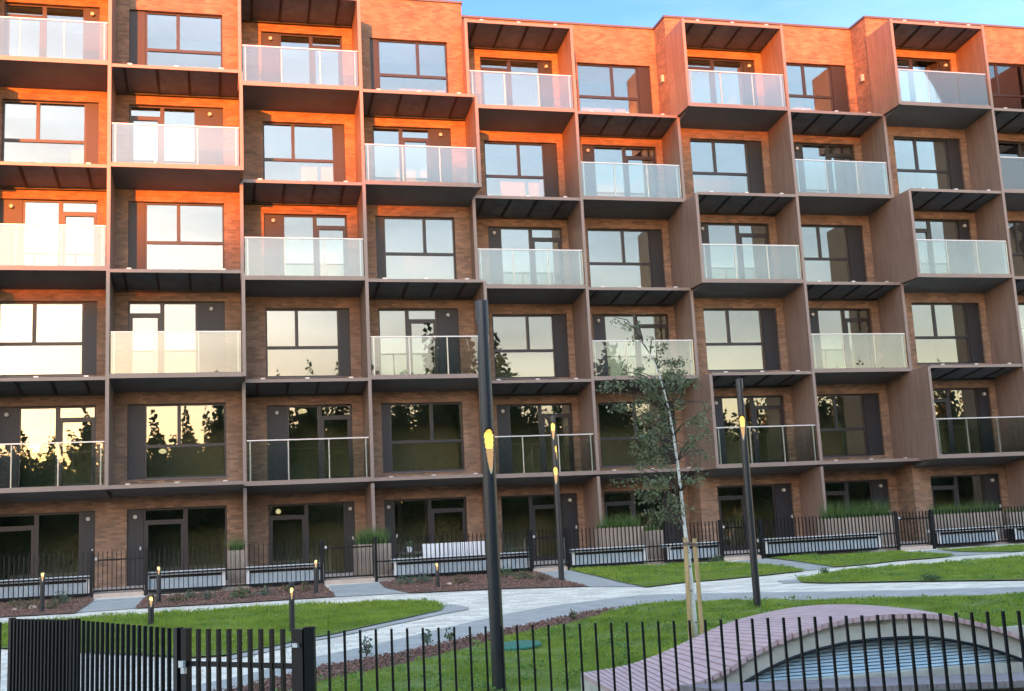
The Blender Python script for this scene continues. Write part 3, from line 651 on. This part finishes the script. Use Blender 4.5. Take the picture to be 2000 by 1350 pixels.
# garden furniture
x0, x1 = XX(824,1075,31.5), XX(947,1075,31.5)
t = thing('garden_sofa', 'white slatted garden sofa behind the pickets, left of the foreground lamp post', 'sofa', ((x0+x1)/2, 31.6, -.915))
zt = zY(880,1060,31.5); c = MB(); n = 14
for k in range(n): a_ = x0+(x1-x0)*k/n; c.box(a_+.008, a_+(x1-x0)/n-.008, 31.48, 31.50, zt-.50, zt)
c.build('backrest', M['white_paint'], t)
MB().box(x0, x1, 31.505, 32.1, -.62, -.50).build('seat', M['white_paint'], t)
for xx in (x0+.04, x1-.04):
    for yy in (31.55, 32.05): MB().box(xx-.03, xx+.03, yy-.03, yy+.03, -.915, -.621).build('leg', M['white_paint'], t)
def garden_table(cx, cy, wx, wy, h, material, label):
    t = thing('garden_table', label, 'table', (cx, cy, -.915))
    MB().box(cx-wx/2, cx+wx/2, cy-wy/2, cy+wy/2, -.915+h-.03, -.915+h).build('table_top', material, t)
    for sx in (-1, 1):
        for sy in (-1, 1): xx, yy = cx+sx*(wx/2-.04), cy+sy*(wy/2-.04); MB().box(xx-.02, xx+.02, yy-.02, yy+.02, -.915, -.915+h-.031).build('leg', material, t)
garden_table(XX(805,1080,31.6), 31.8, .75, .6, .55, M['furniture'], 'low dark garden table left of the white slatted sofa')
garden_table(XX(1070,1050,31.8), 32.2, 1.1, .7, .78, M['furniture'], 'black garden table behind the gate next to the farthest lamp post')
def pot(cx, cy, z, label, s=.09):
    t = thing('flower_pot', label, 'pot', (cx, cy, z))
    MB().tube([(0,0,0),(0,0,s*.9),(0,0,s*1.6)], [s*.6, s*.85, s*.9], 14).build('pot', M['white_paint'], t, world=False)
    P = rng.normal(size=(60, 3))*s*.6+np.array([cx, cy, z+s*2.2]); leafcloud('plant', M['shrub_leaf'], P, .07, t)
pot(XX(800,1060,31.7), 31.75, -.365, 'little white pot plant on the low dark table')
pot(XX(1002,1065,31.2), 31.6, -.915+.0, 'white pot on the terrace just right of the foreground lamp post', .16)

# ------------------------------------------------------------------ foreground fence and gate
d0 = 6.62
def deep(px, py, d): v = ray(px, py); return v*d/(v@FW)
FL = deep(642, 1232, d0); FR = deep(1989, 1193, d0); NPK = 44; step = (FR-FL)/NPK
ux = np.array([step[0], step[1], 0]); ux /= np.linalg.norm(ux); uy = np.array([-ux[1], ux[0], 0])
def picket(par, top, u_, v_, h=1.06, a_=.0062, b_=.0125):
    c = np.array(top, float); z = c[2]; c[2] = z-h/2
    return MB().obox(c, u_*a_, v_*b_, np.array([0, 0, h/2])).build('picket', M['black_steel'], par)
t = thing('picket_fence', 'near black picket fence across the bottom right, in front of the curved bench', 'fence', (float((FL[0]+FR[0])/2), float((FL[1]+FR[1])/2), -1.62))
for k in range(0, NPK+12): picket(t, FL+step*k, ux, uy)
for dzr in (.78, .16):
    A = FL-ux*.12+np.array([0, 0, -1.06+dzr-.05]); B = FL+step*(NPK+12); B = B+np.array([0, 0, -1.06+dzr-.05]); cc = (A+B)/2+uy*.028
    if dzr < .5: MB().obox(cc, (B-A)/2, uy*.011, np.array([0, 0, .02])).build('rail', M['black_steel'], t)
# gate between the two posts, swung so that its bars overlap
pA = atZ(596,1229,-.5); pB = atZ(368,1228.5,-.5)
g = thing('metal_gate', 'near black picket gate leaf with a horizontal rail, left of the thick post', 'gate', (float((pA[0]+pB[0])/2), float((pA[1]+pB[1])/2), -1.6))
gd = np.array([pB[0]-pA[0], pB[1]-pA[1], 0]); Lg = np.linalg.norm(gd); gd /= Lg; gn = np.array([-gd[1], gd[0], 0]); n = 11
for k in range(1, n): picket(g, (pA[0]+gd[0]*Lg*k/n, pA[1]+gd[1]*Lg*k/n, -.5), gd, gn, 1.0, .010, .013)
for zr in (-.715, -1.42): MB().obox((pA+pB)/2*np.array([1, 1, 0])+np.array([0, 0, zr])+gn*.0, gd*Lg/2*.985, gn*.006, np.array([0, 0, .016])).build('rail', M['black_steel'], g)
MB().obox(pA+gd*.045+np.array([0, 0, -.54]), gd*.04, gn*.022, np.array([0, 0, .54])).build('lock_stile', M['black_steel'], g)
MB().obox(pA+gd*.045+gn*.035+np.array([0, 0, -.09]), gd*.02, gn*.01, np.array([0, 0, .012])).build('handle', M['galvanised'], g)
p_ = thing('gate_post', 'thick black square gate post where the near fence begins', 'post', (float(pA[0]), float(pA[1]), -1.6), 'square posts of the near fence')
q_ = pA-gd*.035; MB().obox(q_+np.array([0, 0, -.55]), ux*.030, uy*.030, np.array([0, 0, .555])).build('post', M['black_steel'], p_)
MB().obox(q_+np.array([0, 0, .009]), ux*.033, uy*.033, np.array([0, 0, .004])).build('cap', M['black_steel'], p_)
p_ = thing('gate_post', 'black post with a galvanised hinge between the gate leaf and the slanting fence', 'post', (float(pB[0]), float(pB[1]), -1.6), 'square posts of the near fence')
MB().obox(pB+gd*.02+np.array([0, 0, -.55]), gd*.024, gn*.024, np.array([0, 0, .555])).build('post', M['black_steel'], p_)
hb = MB(); hb.obox(pB+gd*.02+gn*.036+np.array([0, 0, -.215]), gd*.022, gn*.011, np.array([0, 0, .020])); hb.obox(pB+gd*.005+gn*.036+np.array([0, 0, -.255]), gd*.016, gn*.011, np.array([0, 0, .018])); hb.build('hinge', M['galvanised'], p_)
# slanting fence running away to the left
pC = atZ(150,1211,-.5); pD = atZ(24,1209,-.5)
def slanted(a_, b_, n, label, hp, gap0=.06):
    d = np.array([b_[0]-a_[0], b_[1]-a_[1], 0]); L = np.linalg.norm(d); d /= L; nn = np.array([-d[1], d[0], 0])
    t = thing('picket_fence', label, 'fence', (float((a_[0]+b_[0])/2), float((a_[1]+b_[1])/2), -1.6))
    for k in range(n): picket(t, a_+(b_-a_)*(k+.5)/n, d, nn, 1.02, .010, hp)
    MB().obox((a_+b_)/2*np.array([1, 1, 0])+np.array([0, 0, -1.42]), d*L/2, nn*.008, np.array([0, 0, .018])).build('rail', M['black_steel'], t)
    for e in (a_, b_): MB().obox(e+np.array([0, 0, -.53]), d*.022, nn*.022, np.array([0, 0, .54])).build('fence_post', M['black_steel'], t)
slanted(pB+gd*.09, pC, 19, 'near black fence section slanting away left of the gate hinge', .012)
slanted(pC+(pD-pC)*.06, pD, 17, 'leftmost near fence section, so oblique that its bars look solid', .030)
pE = atZ(1,1216,-.5)
MB_ = thing('fence_post', 'lone black fence bar at the very left edge of the picture', 'post', (float(pE[0]), float(pE[1]), -1.6)); MB().box(pE[0]-.03, pE[0]+.006, pE[1]-.02, pE[1]+.02, -1.6, pE[2]).build('post', M['black_steel'], MB_)

# ------------------------------------------------------------------ wavy bench of pink slats on concrete
YB, YFB = 8.75, 7.60
bk = [(1133,1314),(1190,1306),(1240,1295),(1290,1276),(1340,1253),(1400,1224),(1450,1207),(1500,1195),(1550,1186),(1600,1181),(1650,1180),(1700,1182),(1750,1186),(1800,1192),(1850,1201),(1900,1213),(1950,1227),(2010,1246),(2100,1280),(2200,1318)]
fk = [(1192,1348),(1250,1350),(1300,1346),(1340,1336),(1370,1326),(1405,1310),(1440,1289),(1475,1268),(1510,1250),(1550,1233),(1600,1218),(1650,1207),(1700,1201),(1750,1198),(1800,1197),(1850,1203),(1900,1213),(1950,1227),(2010,1249),(2120,1300)]
Bk = np.array([atY(x, y, YB) for x, y in bk]); Fk = np.array([atY(x, y, YFB) for x, y in fk])
def resample(C, n):
    s = np.concatenate([[0], np.cumsum(np.linalg.norm(np.diff(C, axis=0), axis=1))]); q = np.linspace(0, s[-1], n); return np.stack([np.interp(q, s, C[:, k]) for k in range(3)], 1)
def smooth(C, it=6):
    for _ in range(it): C[1:-1] = (C[:-2]+2*C[1:-1]+C[2:])/4
    return C
NS = 92; Bs = smooth(resample(Bk, 149)); Fs = smooth(resample(Fk, 149))
pxb = [1133,1190,1240,1290,1340,1400,1450,1500,1600,1700,1800,1900,2000,2200]; pxf = [1192,1262,1330,1400,1475,1550,1612,1680,1795,1900,1990,2060,2110,2260]
def at_px(C, q):
    d = C@FW; px = 1000+FPX*(C@RT)/d; return np.stack([np.interp(q, px, C[:, k]) for k in range(3)], -1)
qs = np.linspace(1134, 2180, NS*2+1); qf = np.interp(qs, pxb, pxf); SB = at_px(Bs, qs); SF = at_px(Fs, np.minimum(qf, 2105))
t = thing('wavy_bench', 'wavy pink-slatted bench arching over a pale concrete wall behind the near fence', 'bench', (4.6, 8.1, -1.53))
sl_ = MB()
for k in range(NS):
    a0, a1 = SB[2*k], SB[2*k+1]*.5+SB[2*k+2]*.5; c0, c1 = SF[2*k]-np.array([0, .05, 0]), (SF[2*k+1]*.5+SF[2*k+2]*.5)-np.array([0, .05, 0]); dn = np.array([0, 0, -.035])
    jt = np.array([0, random.uniform(-.015, .015), 0]); c0 = c0+jt; c1 = c1+jt
    b = len(sl_.v); sl_.v += [tuple(p) for p in (a0, a1, c1, c0, a0+dn, a1+dn, c1+dn, c0+dn)]
    sl_.f += [tuple(b+i for i in q) for q in ((0,1,2,3)[::-1],(4,5,6,7),(0,1,5,4),(1,2,6,5),(2,3,7,6),(3,0,4,7))]
sl_.build('slats', M['pink_wood'], t)
def ribbon(C, z_top_off, thick, y0o, y1o, zmin=None):
    m_ = MB(); n_ = len(C)
    for p in C:
        zt_ = p[2]+z_top_off; zb_ = zt_-thick if zmin is None else min(zt_-.02, zmin)
        m_.v += [(p[0], p[1]+y0o, zt_), (p[0], p[1]+y1o, zt_), (p[0], p[1]+y1o, zb_), (p[0], p[1]+y0o, zb_)]
    for k in range(n_-1):
        a_ = 4*k
        for j in range(4): j2 = (j+1) % 4; m_.f.append((a_+j, a_+j2, a_+4+j2, a_+4+j))
    m_.f += [(3, 2, 1, 0), tuple(4*(n_-1)+j for j in range(4))]; return m_
arch_thick = .125
ribbon(Fs, -.036, arch_thick, 0, .14).build('concrete_arch', M['concrete'], t, smooth=False)
ribbon(Bs, -.036, .16, -.14, 0).build('rear_concrete_arch', M['concrete'], t)
ribbon(Fs[:34], -.20, .1, .003, .137, zmin=-1.55).build('front_wall', M['concrete'], t)
e_ = MB(); 
for p, q in ((Bs[0], Fs[0]),):
    v = [(p[0],p[1],p[2]-.036),(q[0],q[1],q[2]-.036),(q[0],q[1],-1.56),(p[0],p[1],-1.56)]; w_ = [(x+.12, y, z) for x, y, z in v]; e_.v = v+w_; e_.f = [(0,1,2,3),(7,6,5,4),(0,4,5,1),(1,5,6,2),(2,6,7,3),(3,7,4,0)]
e_.build('end_wall', M['concrete'], t)
# dark trim below the arch
tr_ = MB(); tr_.tube([(p[0], p[1]+.0, p[2]-.036-arch_thick-.012) for p in Fs[28:]], .012, 6); tr_.build('steel_edge', M['black_steel'], t)
# pale blue slatted lounger filling the arch
bs = MB(); s0 = thing('slatted_lounger', 'pale blue slatted back panel filling the opening under the bench arch', 'lounger', (5.0, 7.75, -1.5))
zlo, zhi, nsl = -1.34, -.88, 21
for k in range(nsl):
    z = zlo+(zhi-zlo)*k/(nsl-1); y = 7.625+.06*k/(nsl-1)
    xs_ = [p[0] for p in Fs if p[2]-.036-arch_thick > z+.02]
    if len(xs_) < 3: continue
    bs.box(min(xs_)+.02, max(xs_), y, y+.018, z, z+.0155)
bs.build('slats', M['blue_slat'], s0)
for xx in np.arange(3.95, 6.9, .42):
    zz = float(np.interp(xx, Fs[:, 0], Fs[:, 2]))-.036-arch_thick-.03
    MB().obox((xx, 7.79, (zlo+zz)/2), (.012, 0, 0), (0, .008, 0), (0, .04, (zz-zlo)/2)).build('stringer', M['galvanised'], s0)
MB().box(3.8, 7.2, 8.42, 8.46, -1.5, -.96).build('back_wall', M['concrete'], s0)
# low white kerb under the opening, then the front seat of grey slats
kb = MB(); kbp = [atY(x, y, 7.55) for x, y in ((1470,1338),(1560,1331),(1650,1322),(1780,1311),(1900,1301),(2060,1291))]
kb2 = smooth(resample(np.array(kbp), 20), 2); ribbon(kb2, 0, .30, 0, .2).build('kerb', M['concrete'], t)
A = atY(1328, 1336, 7.45); B = atY(2080, 1309, 7.45); nb = 46
fs = thing('slatted_bench', 'straight grey-brown slatted seat in front of the bench arch at the bottom right', 'bench', (4.5, 7.2, -1.53))
sm = MB()
for k in range(nb):
    p = A+(B-A)*(k+.5)/nb; sm.obox((p[0]+.07, p[1]-.26, p[2]-.02), (.030, 0, 0), (-.09, .25, 0), (0, 0, .017))
sm.build('seat', M['grey_wood'], fs)
MB().obox(((A[0]+B[0])/2+.08, 7.25, (A[2]+B[2])/2-.27), ((B[0]-A[0])/2-.04, 0, (B[2]-A[2])/2), (0, .14, 0), (0, 0, .165)).build('seat_base', M['concrete'], fs)

# ------------------------------------------------------------------ birch sapling and its stakes
tb_ = G(1360, 1250); YT = float(tb_[1])
tp = [(1360,1252),(1356,1200),(1352,1150),(1346,1090),(1338,1030),(1331,960),(1324,900),(1317,850),(1308,800),(1298,760),(1286,720),(1272,690),(1258,665),(1246,645),(1232,630)]
TP = np.array([atY(x, y, YT) for x, y in tp]); TP[:, 1] += np.linspace(0, .05, len(TP))
bt = thing('birch_sapling', 'young birch with white trunk and sparse drooping grey-green crown, tied between two stakes', 'tree', tuple(float(v) for v in tb_))
rad = np.interp(np.arange(len(TP)), [0, 4, 8, 14], [.031, .023, .012, .003])
MB().tube(TP, list(rad), 12).build('trunk', M['birch_bark'], bt, smooth=True)
mk = MB()
for k in range(26):
    q = rng.uniform(0, 9.5); i_ = int(q); p = TP[i_]*(1-q+i_)+TP[i_+1]*(q-i_); rr = float(np.interp(q, range(len(TP)), rad)); an = rng.uniform(-2.6, -.5)
    mk.obox(p+np.array([math.cos(an), math.sin(an), 0])*rr*.93, np.array([-math.sin(an), math.cos(an), 0])*rr*.45, np.array([math.cos(an), math.sin(an), 0])*.004, (0, 0, rng.uniform(.003, .009)))
mk.build('bark_marks', M['bark_mark'], bt)
# clumps: (px, py, rx, ry, leaves)
CL = [(1285,1000,38,26,240),(1262,965,30,22,200),(1310,975,34,26,200),(1275,940,34,20,210),(1245,905,20,14,60),(1225,938,22,8,50),(1300,935,28,18,160),(1345,935,26,14,90),(1375,930,18,10,50),
      (1285,880,34,24,300),(1265,850,30,22,280),(1298,840,26,24,240),(1340,870,30,26,150),(1375,880,22,26,90),(1385,845,18,26,60),(1350,825,26,26,140),(1262,810,30,20,280),(1290,795,26,18,230),(1240,862,14,12,60),
      (1330,780,26,20,130),(1372,785,20,18,60),(1270,770,34,18,330),(1300,755,30,16,300),(1240,785,18,10,80),(1212,790,22,8,70),(1192,800,8,10,24),(1262,742,30,12,240),(1225,748,18,8,60),(1184,752,12,7,50),(1173,762,6,7,24),(1200,742,12,5,30),(1330,750,24,14,160),(1352,742,14,10,60),
      (1300,730,28,14,200),(1318,712,18,12,130),(1325,728,16,10,100),(1245,725,24,7,80),(1215,724,14,6,50),(1282,680,12,10,60),(1276,660,7,8,30),(1302,705,10,8,50),(1236,636,12,7,40),(1220,630,10,4,26),(1206,621,8,3,14),(1242,622,5,4,12),(1235,658,12,4,26),(1275,700,9,12,40),(1262,890,26,20,160),(1300,905,22,16,110),(1320,820,14,20,60),(1355,855,20,20,70),(1360,905,20,14,40),(1365,815,18,16,60)]
LP_ = []; br = MB()
for (cx, cy, rx, ry, n_) in CL:
    c = atY(cx, cy, YT); dyy = rng.uniform(-.38, .38); c = c*(1+dyy/YT)
    sc_ = 1/155.0
    nn = int(n_*.85); 
    # leaves gather along a few drooping twigs
    tw = max(2, nn//28); ends = np.stack([rng.uniform(-1, 1, tw)*rx*sc_, rng.uniform(-.22, .22, tw), rng.uniform(-1, .8, tw)*ry*sc_], 1)+c
    # the attaching point on the trunk is a bit lower
    j = int(np.argmin(np.abs(TP[:, 2]-(c[2]-.22)))); att = TP[max(3, j)]
    if cy > 990: att = TP[4]
    mid = (att+c)/2+np.array([0, 0, .06]); br.tube([att, mid, c], [.010, .007, .0045], 5, False)
    for e in ends: br.tube([c, (c+e)/2+np.array([0, 0, .02]), e], [.0045, .0035, .0022], 4, False)
    idx = rng.integers(0, tw, nn); f_ = rng.uniform(.15, 1.1, (nn, 1)); P = c+(ends[idx]-c)*f_+rng.normal(size=(nn, 3))*np.array([.035, .05, .035]); P[:, 2] -= rng.uniform(0, .05, nn)
    LP_.append(P)
br.build('branches', M['trunk'], bt)
leafcloud('crown', M['birch_leaf'], np.concatenate(LP_), .041, bt, .5)
for (b_, t_, lab) in (((1349,1252),(1338,1050),'left wooden stake tied to the birch trunk'), ((1372,1240),(1356,1052),'right wooden stake tied to the birch trunk')):
    q = G(*b_); k = thing('tree_stake', lab, 'stake', tuple(float(v) for v in q), 'wooden stakes at the birch'); tt = atY(t_[0], t_[1], float(q[1]))
    MB().tube([q-np.array([0, 0, .05]), tt], .029, 12).build('stake', M['stake_wood'], k)
    MB().tube([tt-np.array([0, 0, .10]), tt-np.array([0, 0, .06])], .040, 12).build('strap', M['strap'], k)
s1 = atY(1338,1062,YT); s2 = atY(1357,1062,YT); 
MB().tube([s1, (s1+s2)/2+np.array([0,.0,.0]), s2], .012, 6).build('tie', M['strap'], bt)

# ------------------------------------------------------------------ small planting
def shrub(px, py, r_, h_, n_, m_, label, name='shrub', cat='shrub'):
    q = G(px, py); t = thing(name, label, cat, tuple(float(v) for v in q), 'small plants in the beds')
    d = rand_dirs(n_); d[:, 2] = np.abs(d[:, 2]); P = q+d*rng.uniform(.35, 1, (n_, 1))*np.array([r_, r_, h_])+np.array([0, 0, .03]); leafcloud('foliage', M[m_], P, .05, t, -.5)
    s = MB()
    for _ in range(6): e = q+rand_dirs(1)[0]*np.array([r_*.5, r_*.5, 0])+np.array([0, 0, h_*.7]); s.tube([q, e], [.006, .003], 4, False)
    s.build('stems', M['trunk'], t)
SH = [(60,1190,.30,.22,160,'dry_leaf','pale dry shrub beside the leftmost bollard light'), (122,1180,.26,.30,260,'lavender_leaf','blue-green bush in front of the leftmost low planter'), (100,1190,.22,.18,140,'dry_leaf','low dry plant under the blue-green bush at left'), (30,1186,.26,.16,110,'dry_leaf','low faded plant at the far left of the first bed'),
      (345,1178,.24,.20,150,'dry_leaf','faded plant right of the second bollard light'), (372,1170,.18,.20,130,'lavender_leaf','small grey-green plant before the slim wooden box'), (405,1172,.22,.22,150,'lavender_leaf','round grey-green plant left of the slim wooden box'), (470,1170,.26,.28,240,'shrub_leaf','green leafy plant at the foot of the slim wooden box'), (495,1148,.16,.55,170,'shrub_leaf','tall green shoot right of the slim wooden box'), (515,1164,.24,.20,150,'lavender_leaf','grey-green cushion in the middle of the second bed'), (560,1158,.20,.20,130,'dry_leaf','faded tuft left of the third bollard light'), (598,1156,.18,.22,120,'dry_leaf','dry tuft touching the third bollard light'),
      (795,1142,.34,.24,260,'lavender_leaf','blue-green cushion at the left end of the third bed'), (830,1140,.22,.26,200,'lavender_leaf','second blue-green cushion in the third bed'), (845,1126,.14,.40,120,'shrub_leaf','upright green plant by the small bollard light'), (900,1140,.30,.20,160,'dry_leaf','faded plant left of the foreground lamp post in the third bed'), (990,1128,.28,.24,190,'shrub_leaf','green plant right of the foreground lamp post'), (1025,1132,.28,.24,190,'shrub_leaf','green plant left of the farthest lamp post'), (1060,1134,.22,.16,120,'dry_leaf','dry plant at the foot of the farthest lamp post'),
      (1400,1100,.25,.22,150,'shrub_leaf','weedy tuft beside the gate left of the lamp post in the lawn'), (716,1282,.10,.24,70,'lavender_leaf','thin weed in the bark strip behind the near fence'), (835,1262,.09,.22,60,'lavender_leaf','taller weed in the bark strip left of the foreground lamp post'), (878,1252,.07,.16,40,'shrub_leaf','small weed in the bark strip next to the foreground lamp post'), (1118,1212,.07,.15,44,'dry_leaf','weed at the tip of the bark strip'), (1820,1135,.22,.14,150,'shrub_leaf','broad-leaved weed on the wedge-shaped lawn'), (1612,1122,.12,.14,70,'shrub_leaf','weed at the tip of the wedge-shaped lawn')]
for s_ in SH: shrub(*s_)
# stones in the bed
for (px, py, s_, lab) in ((64,1190,.10,'pale pinkish stone in the bed by the leftmost bollard light'), (878,1143,.07,'pale stone in the bed right of the small bollard light'), (28,1193,.06,'small flat stone at the far left of the bed')):
    q = G(px, py); m_ = MB(); m_.tube([(0,0,-.02),(0,0,.25*s_),(0.1*s_,0,.7*s_),(.1*s_,0,.9*s_)], [s_*.8, s_, s_*.75, s_*.3], 7)
    o = m_.build('stone', M['stone'], None); o.location = tuple(q); tag(o, lab, 'stone')
# green lid lying in the lawn
q = G(1010, 1262, .03); lid = thing('plastic_lid', 'thin teal green plastic lid lying in the lawn right of the foreground lamp post', 'lid', tuple(float(v) for v in q))
MB().tube([(0,0,0),(0,0,.022)], .30, 28).build('disc', M['teal'], lid, world=False); MB().tube([(0,0,.0222),(0,0,.034)], [.24,.22], 28).build('raised_centre', M['teal'], lid, world=False)
lid.rotation_euler = (R(3), R(-2), 0)

# ------------------------------------------------------------------ trees behind the viewer: they shade the lower storeys and stand in the window reflections
def back_tree(x, y, top, r_, n_, label, name='broadleaf_tree', low=.15, size=.34):
    z0 = gz(y); t = thing(name, label, 'tree', (x, y, z0), 'trees across the green'); H = top-z0
    tr = MB(); tr.tube([(x, y, z0-.1), (x+.1, y, z0+H*.45), (x, y, z0+H*.8)], [.16+H*.008, .11, .04], 8)
    for k in range(7): a_ = rng.uniform(0, 6.28); zz = z0+H*rng.uniform(.3, .7); tr.tube([(x, y, zz), (x+math.cos(a_)*r_*.6, y+math.sin(a_)*r_*.6, zz+H*.15)], [.06, .02], 5, False)
    tr.build('trunk', M['trunk'], t)
    zc0 = z0+H*low; hh = (top-zc0)/2; d = rand_dirs(n_); q = rng.uniform(0, 1, (n_, 1))**.4
    P = d*q*np.array([r_, r_, hh])*(1+.18*np.sin(d[:, :1]*7+d[:, 2:]*9)); P[:, :2] *= (1-.35*np.clip(P[:, 2:]/hh, -.2, 1)); P += np.array([x, y, (top+zc0)/2])
    k_ = n_//4; P2 = (P[:k_]-np.array([x, y, (top+zc0)/2]))*.78+np.array([x, y, (top+zc0)/2-.25])
    o = leafcloud('crown', M['tree_leaf'], P, size, t); leafcloud('inner_foliage', M['tree_leaf'], P2, size*2.6, o)
prof = [(-30,8.3),(-16,8.2),(-12,7.6),(-8,8.8),(-5,7.8),(-1,10.2),(2,12.0),(9,12.3),(16,11.2),(40,10.6),(74,11)]
xs_ = np.arange(-30, 74, 2.15)
for k, x in enumerate(xs_):
    top = float(np.interp(x, [p[0] for p in prof], [p[1] for p in prof]))+rng.uniform(-.7, .7)
    back_tree(float(x), -13.5+float(rng.uniform(-1, 1)), top, 2.1, 3600, 'leafy tree of the row across the green, facing the building', low=-.02)
# unseen ridge, added and shaped to keep low sun off ground and lower storeys
hx = [-560,-420,-320,-200,-124,-119,-116,-112,-108,-104,-100,-93,-86,-80,-60,100]; hz = [40,46,50,51.2,51.8,52.9,53.9,55.4,57.2,58,58.4,59.2,59,44,12,6]
hm = MB(); ny = 13
for x, z in zip(hx, hz):
    for k in range(ny):
        q = (k/(ny-1))*2-1; hm.v.append((x, -300-80*q, -6+(z+6)*math.cos(q*math.pi/2)**1.2))
for a_ in range(len(hx)-1):
    for k in range(ny-1): i_ = a_*ny+k; hm.f.append((i_, i_+1, i_+ny+1, i_+ny))
struct(hm.build('sun_block_ridge', M['meadow']))
for (x, top, r_) in ((17.0, 17.5, 2.6), (21.5, 15.5, 2.4), (30, 14.5, 2.6)):
    back_tree(x, -15.5, top, r_, 2600, 'tall loose tree towering over the row across the green', low=.2, size=.5)
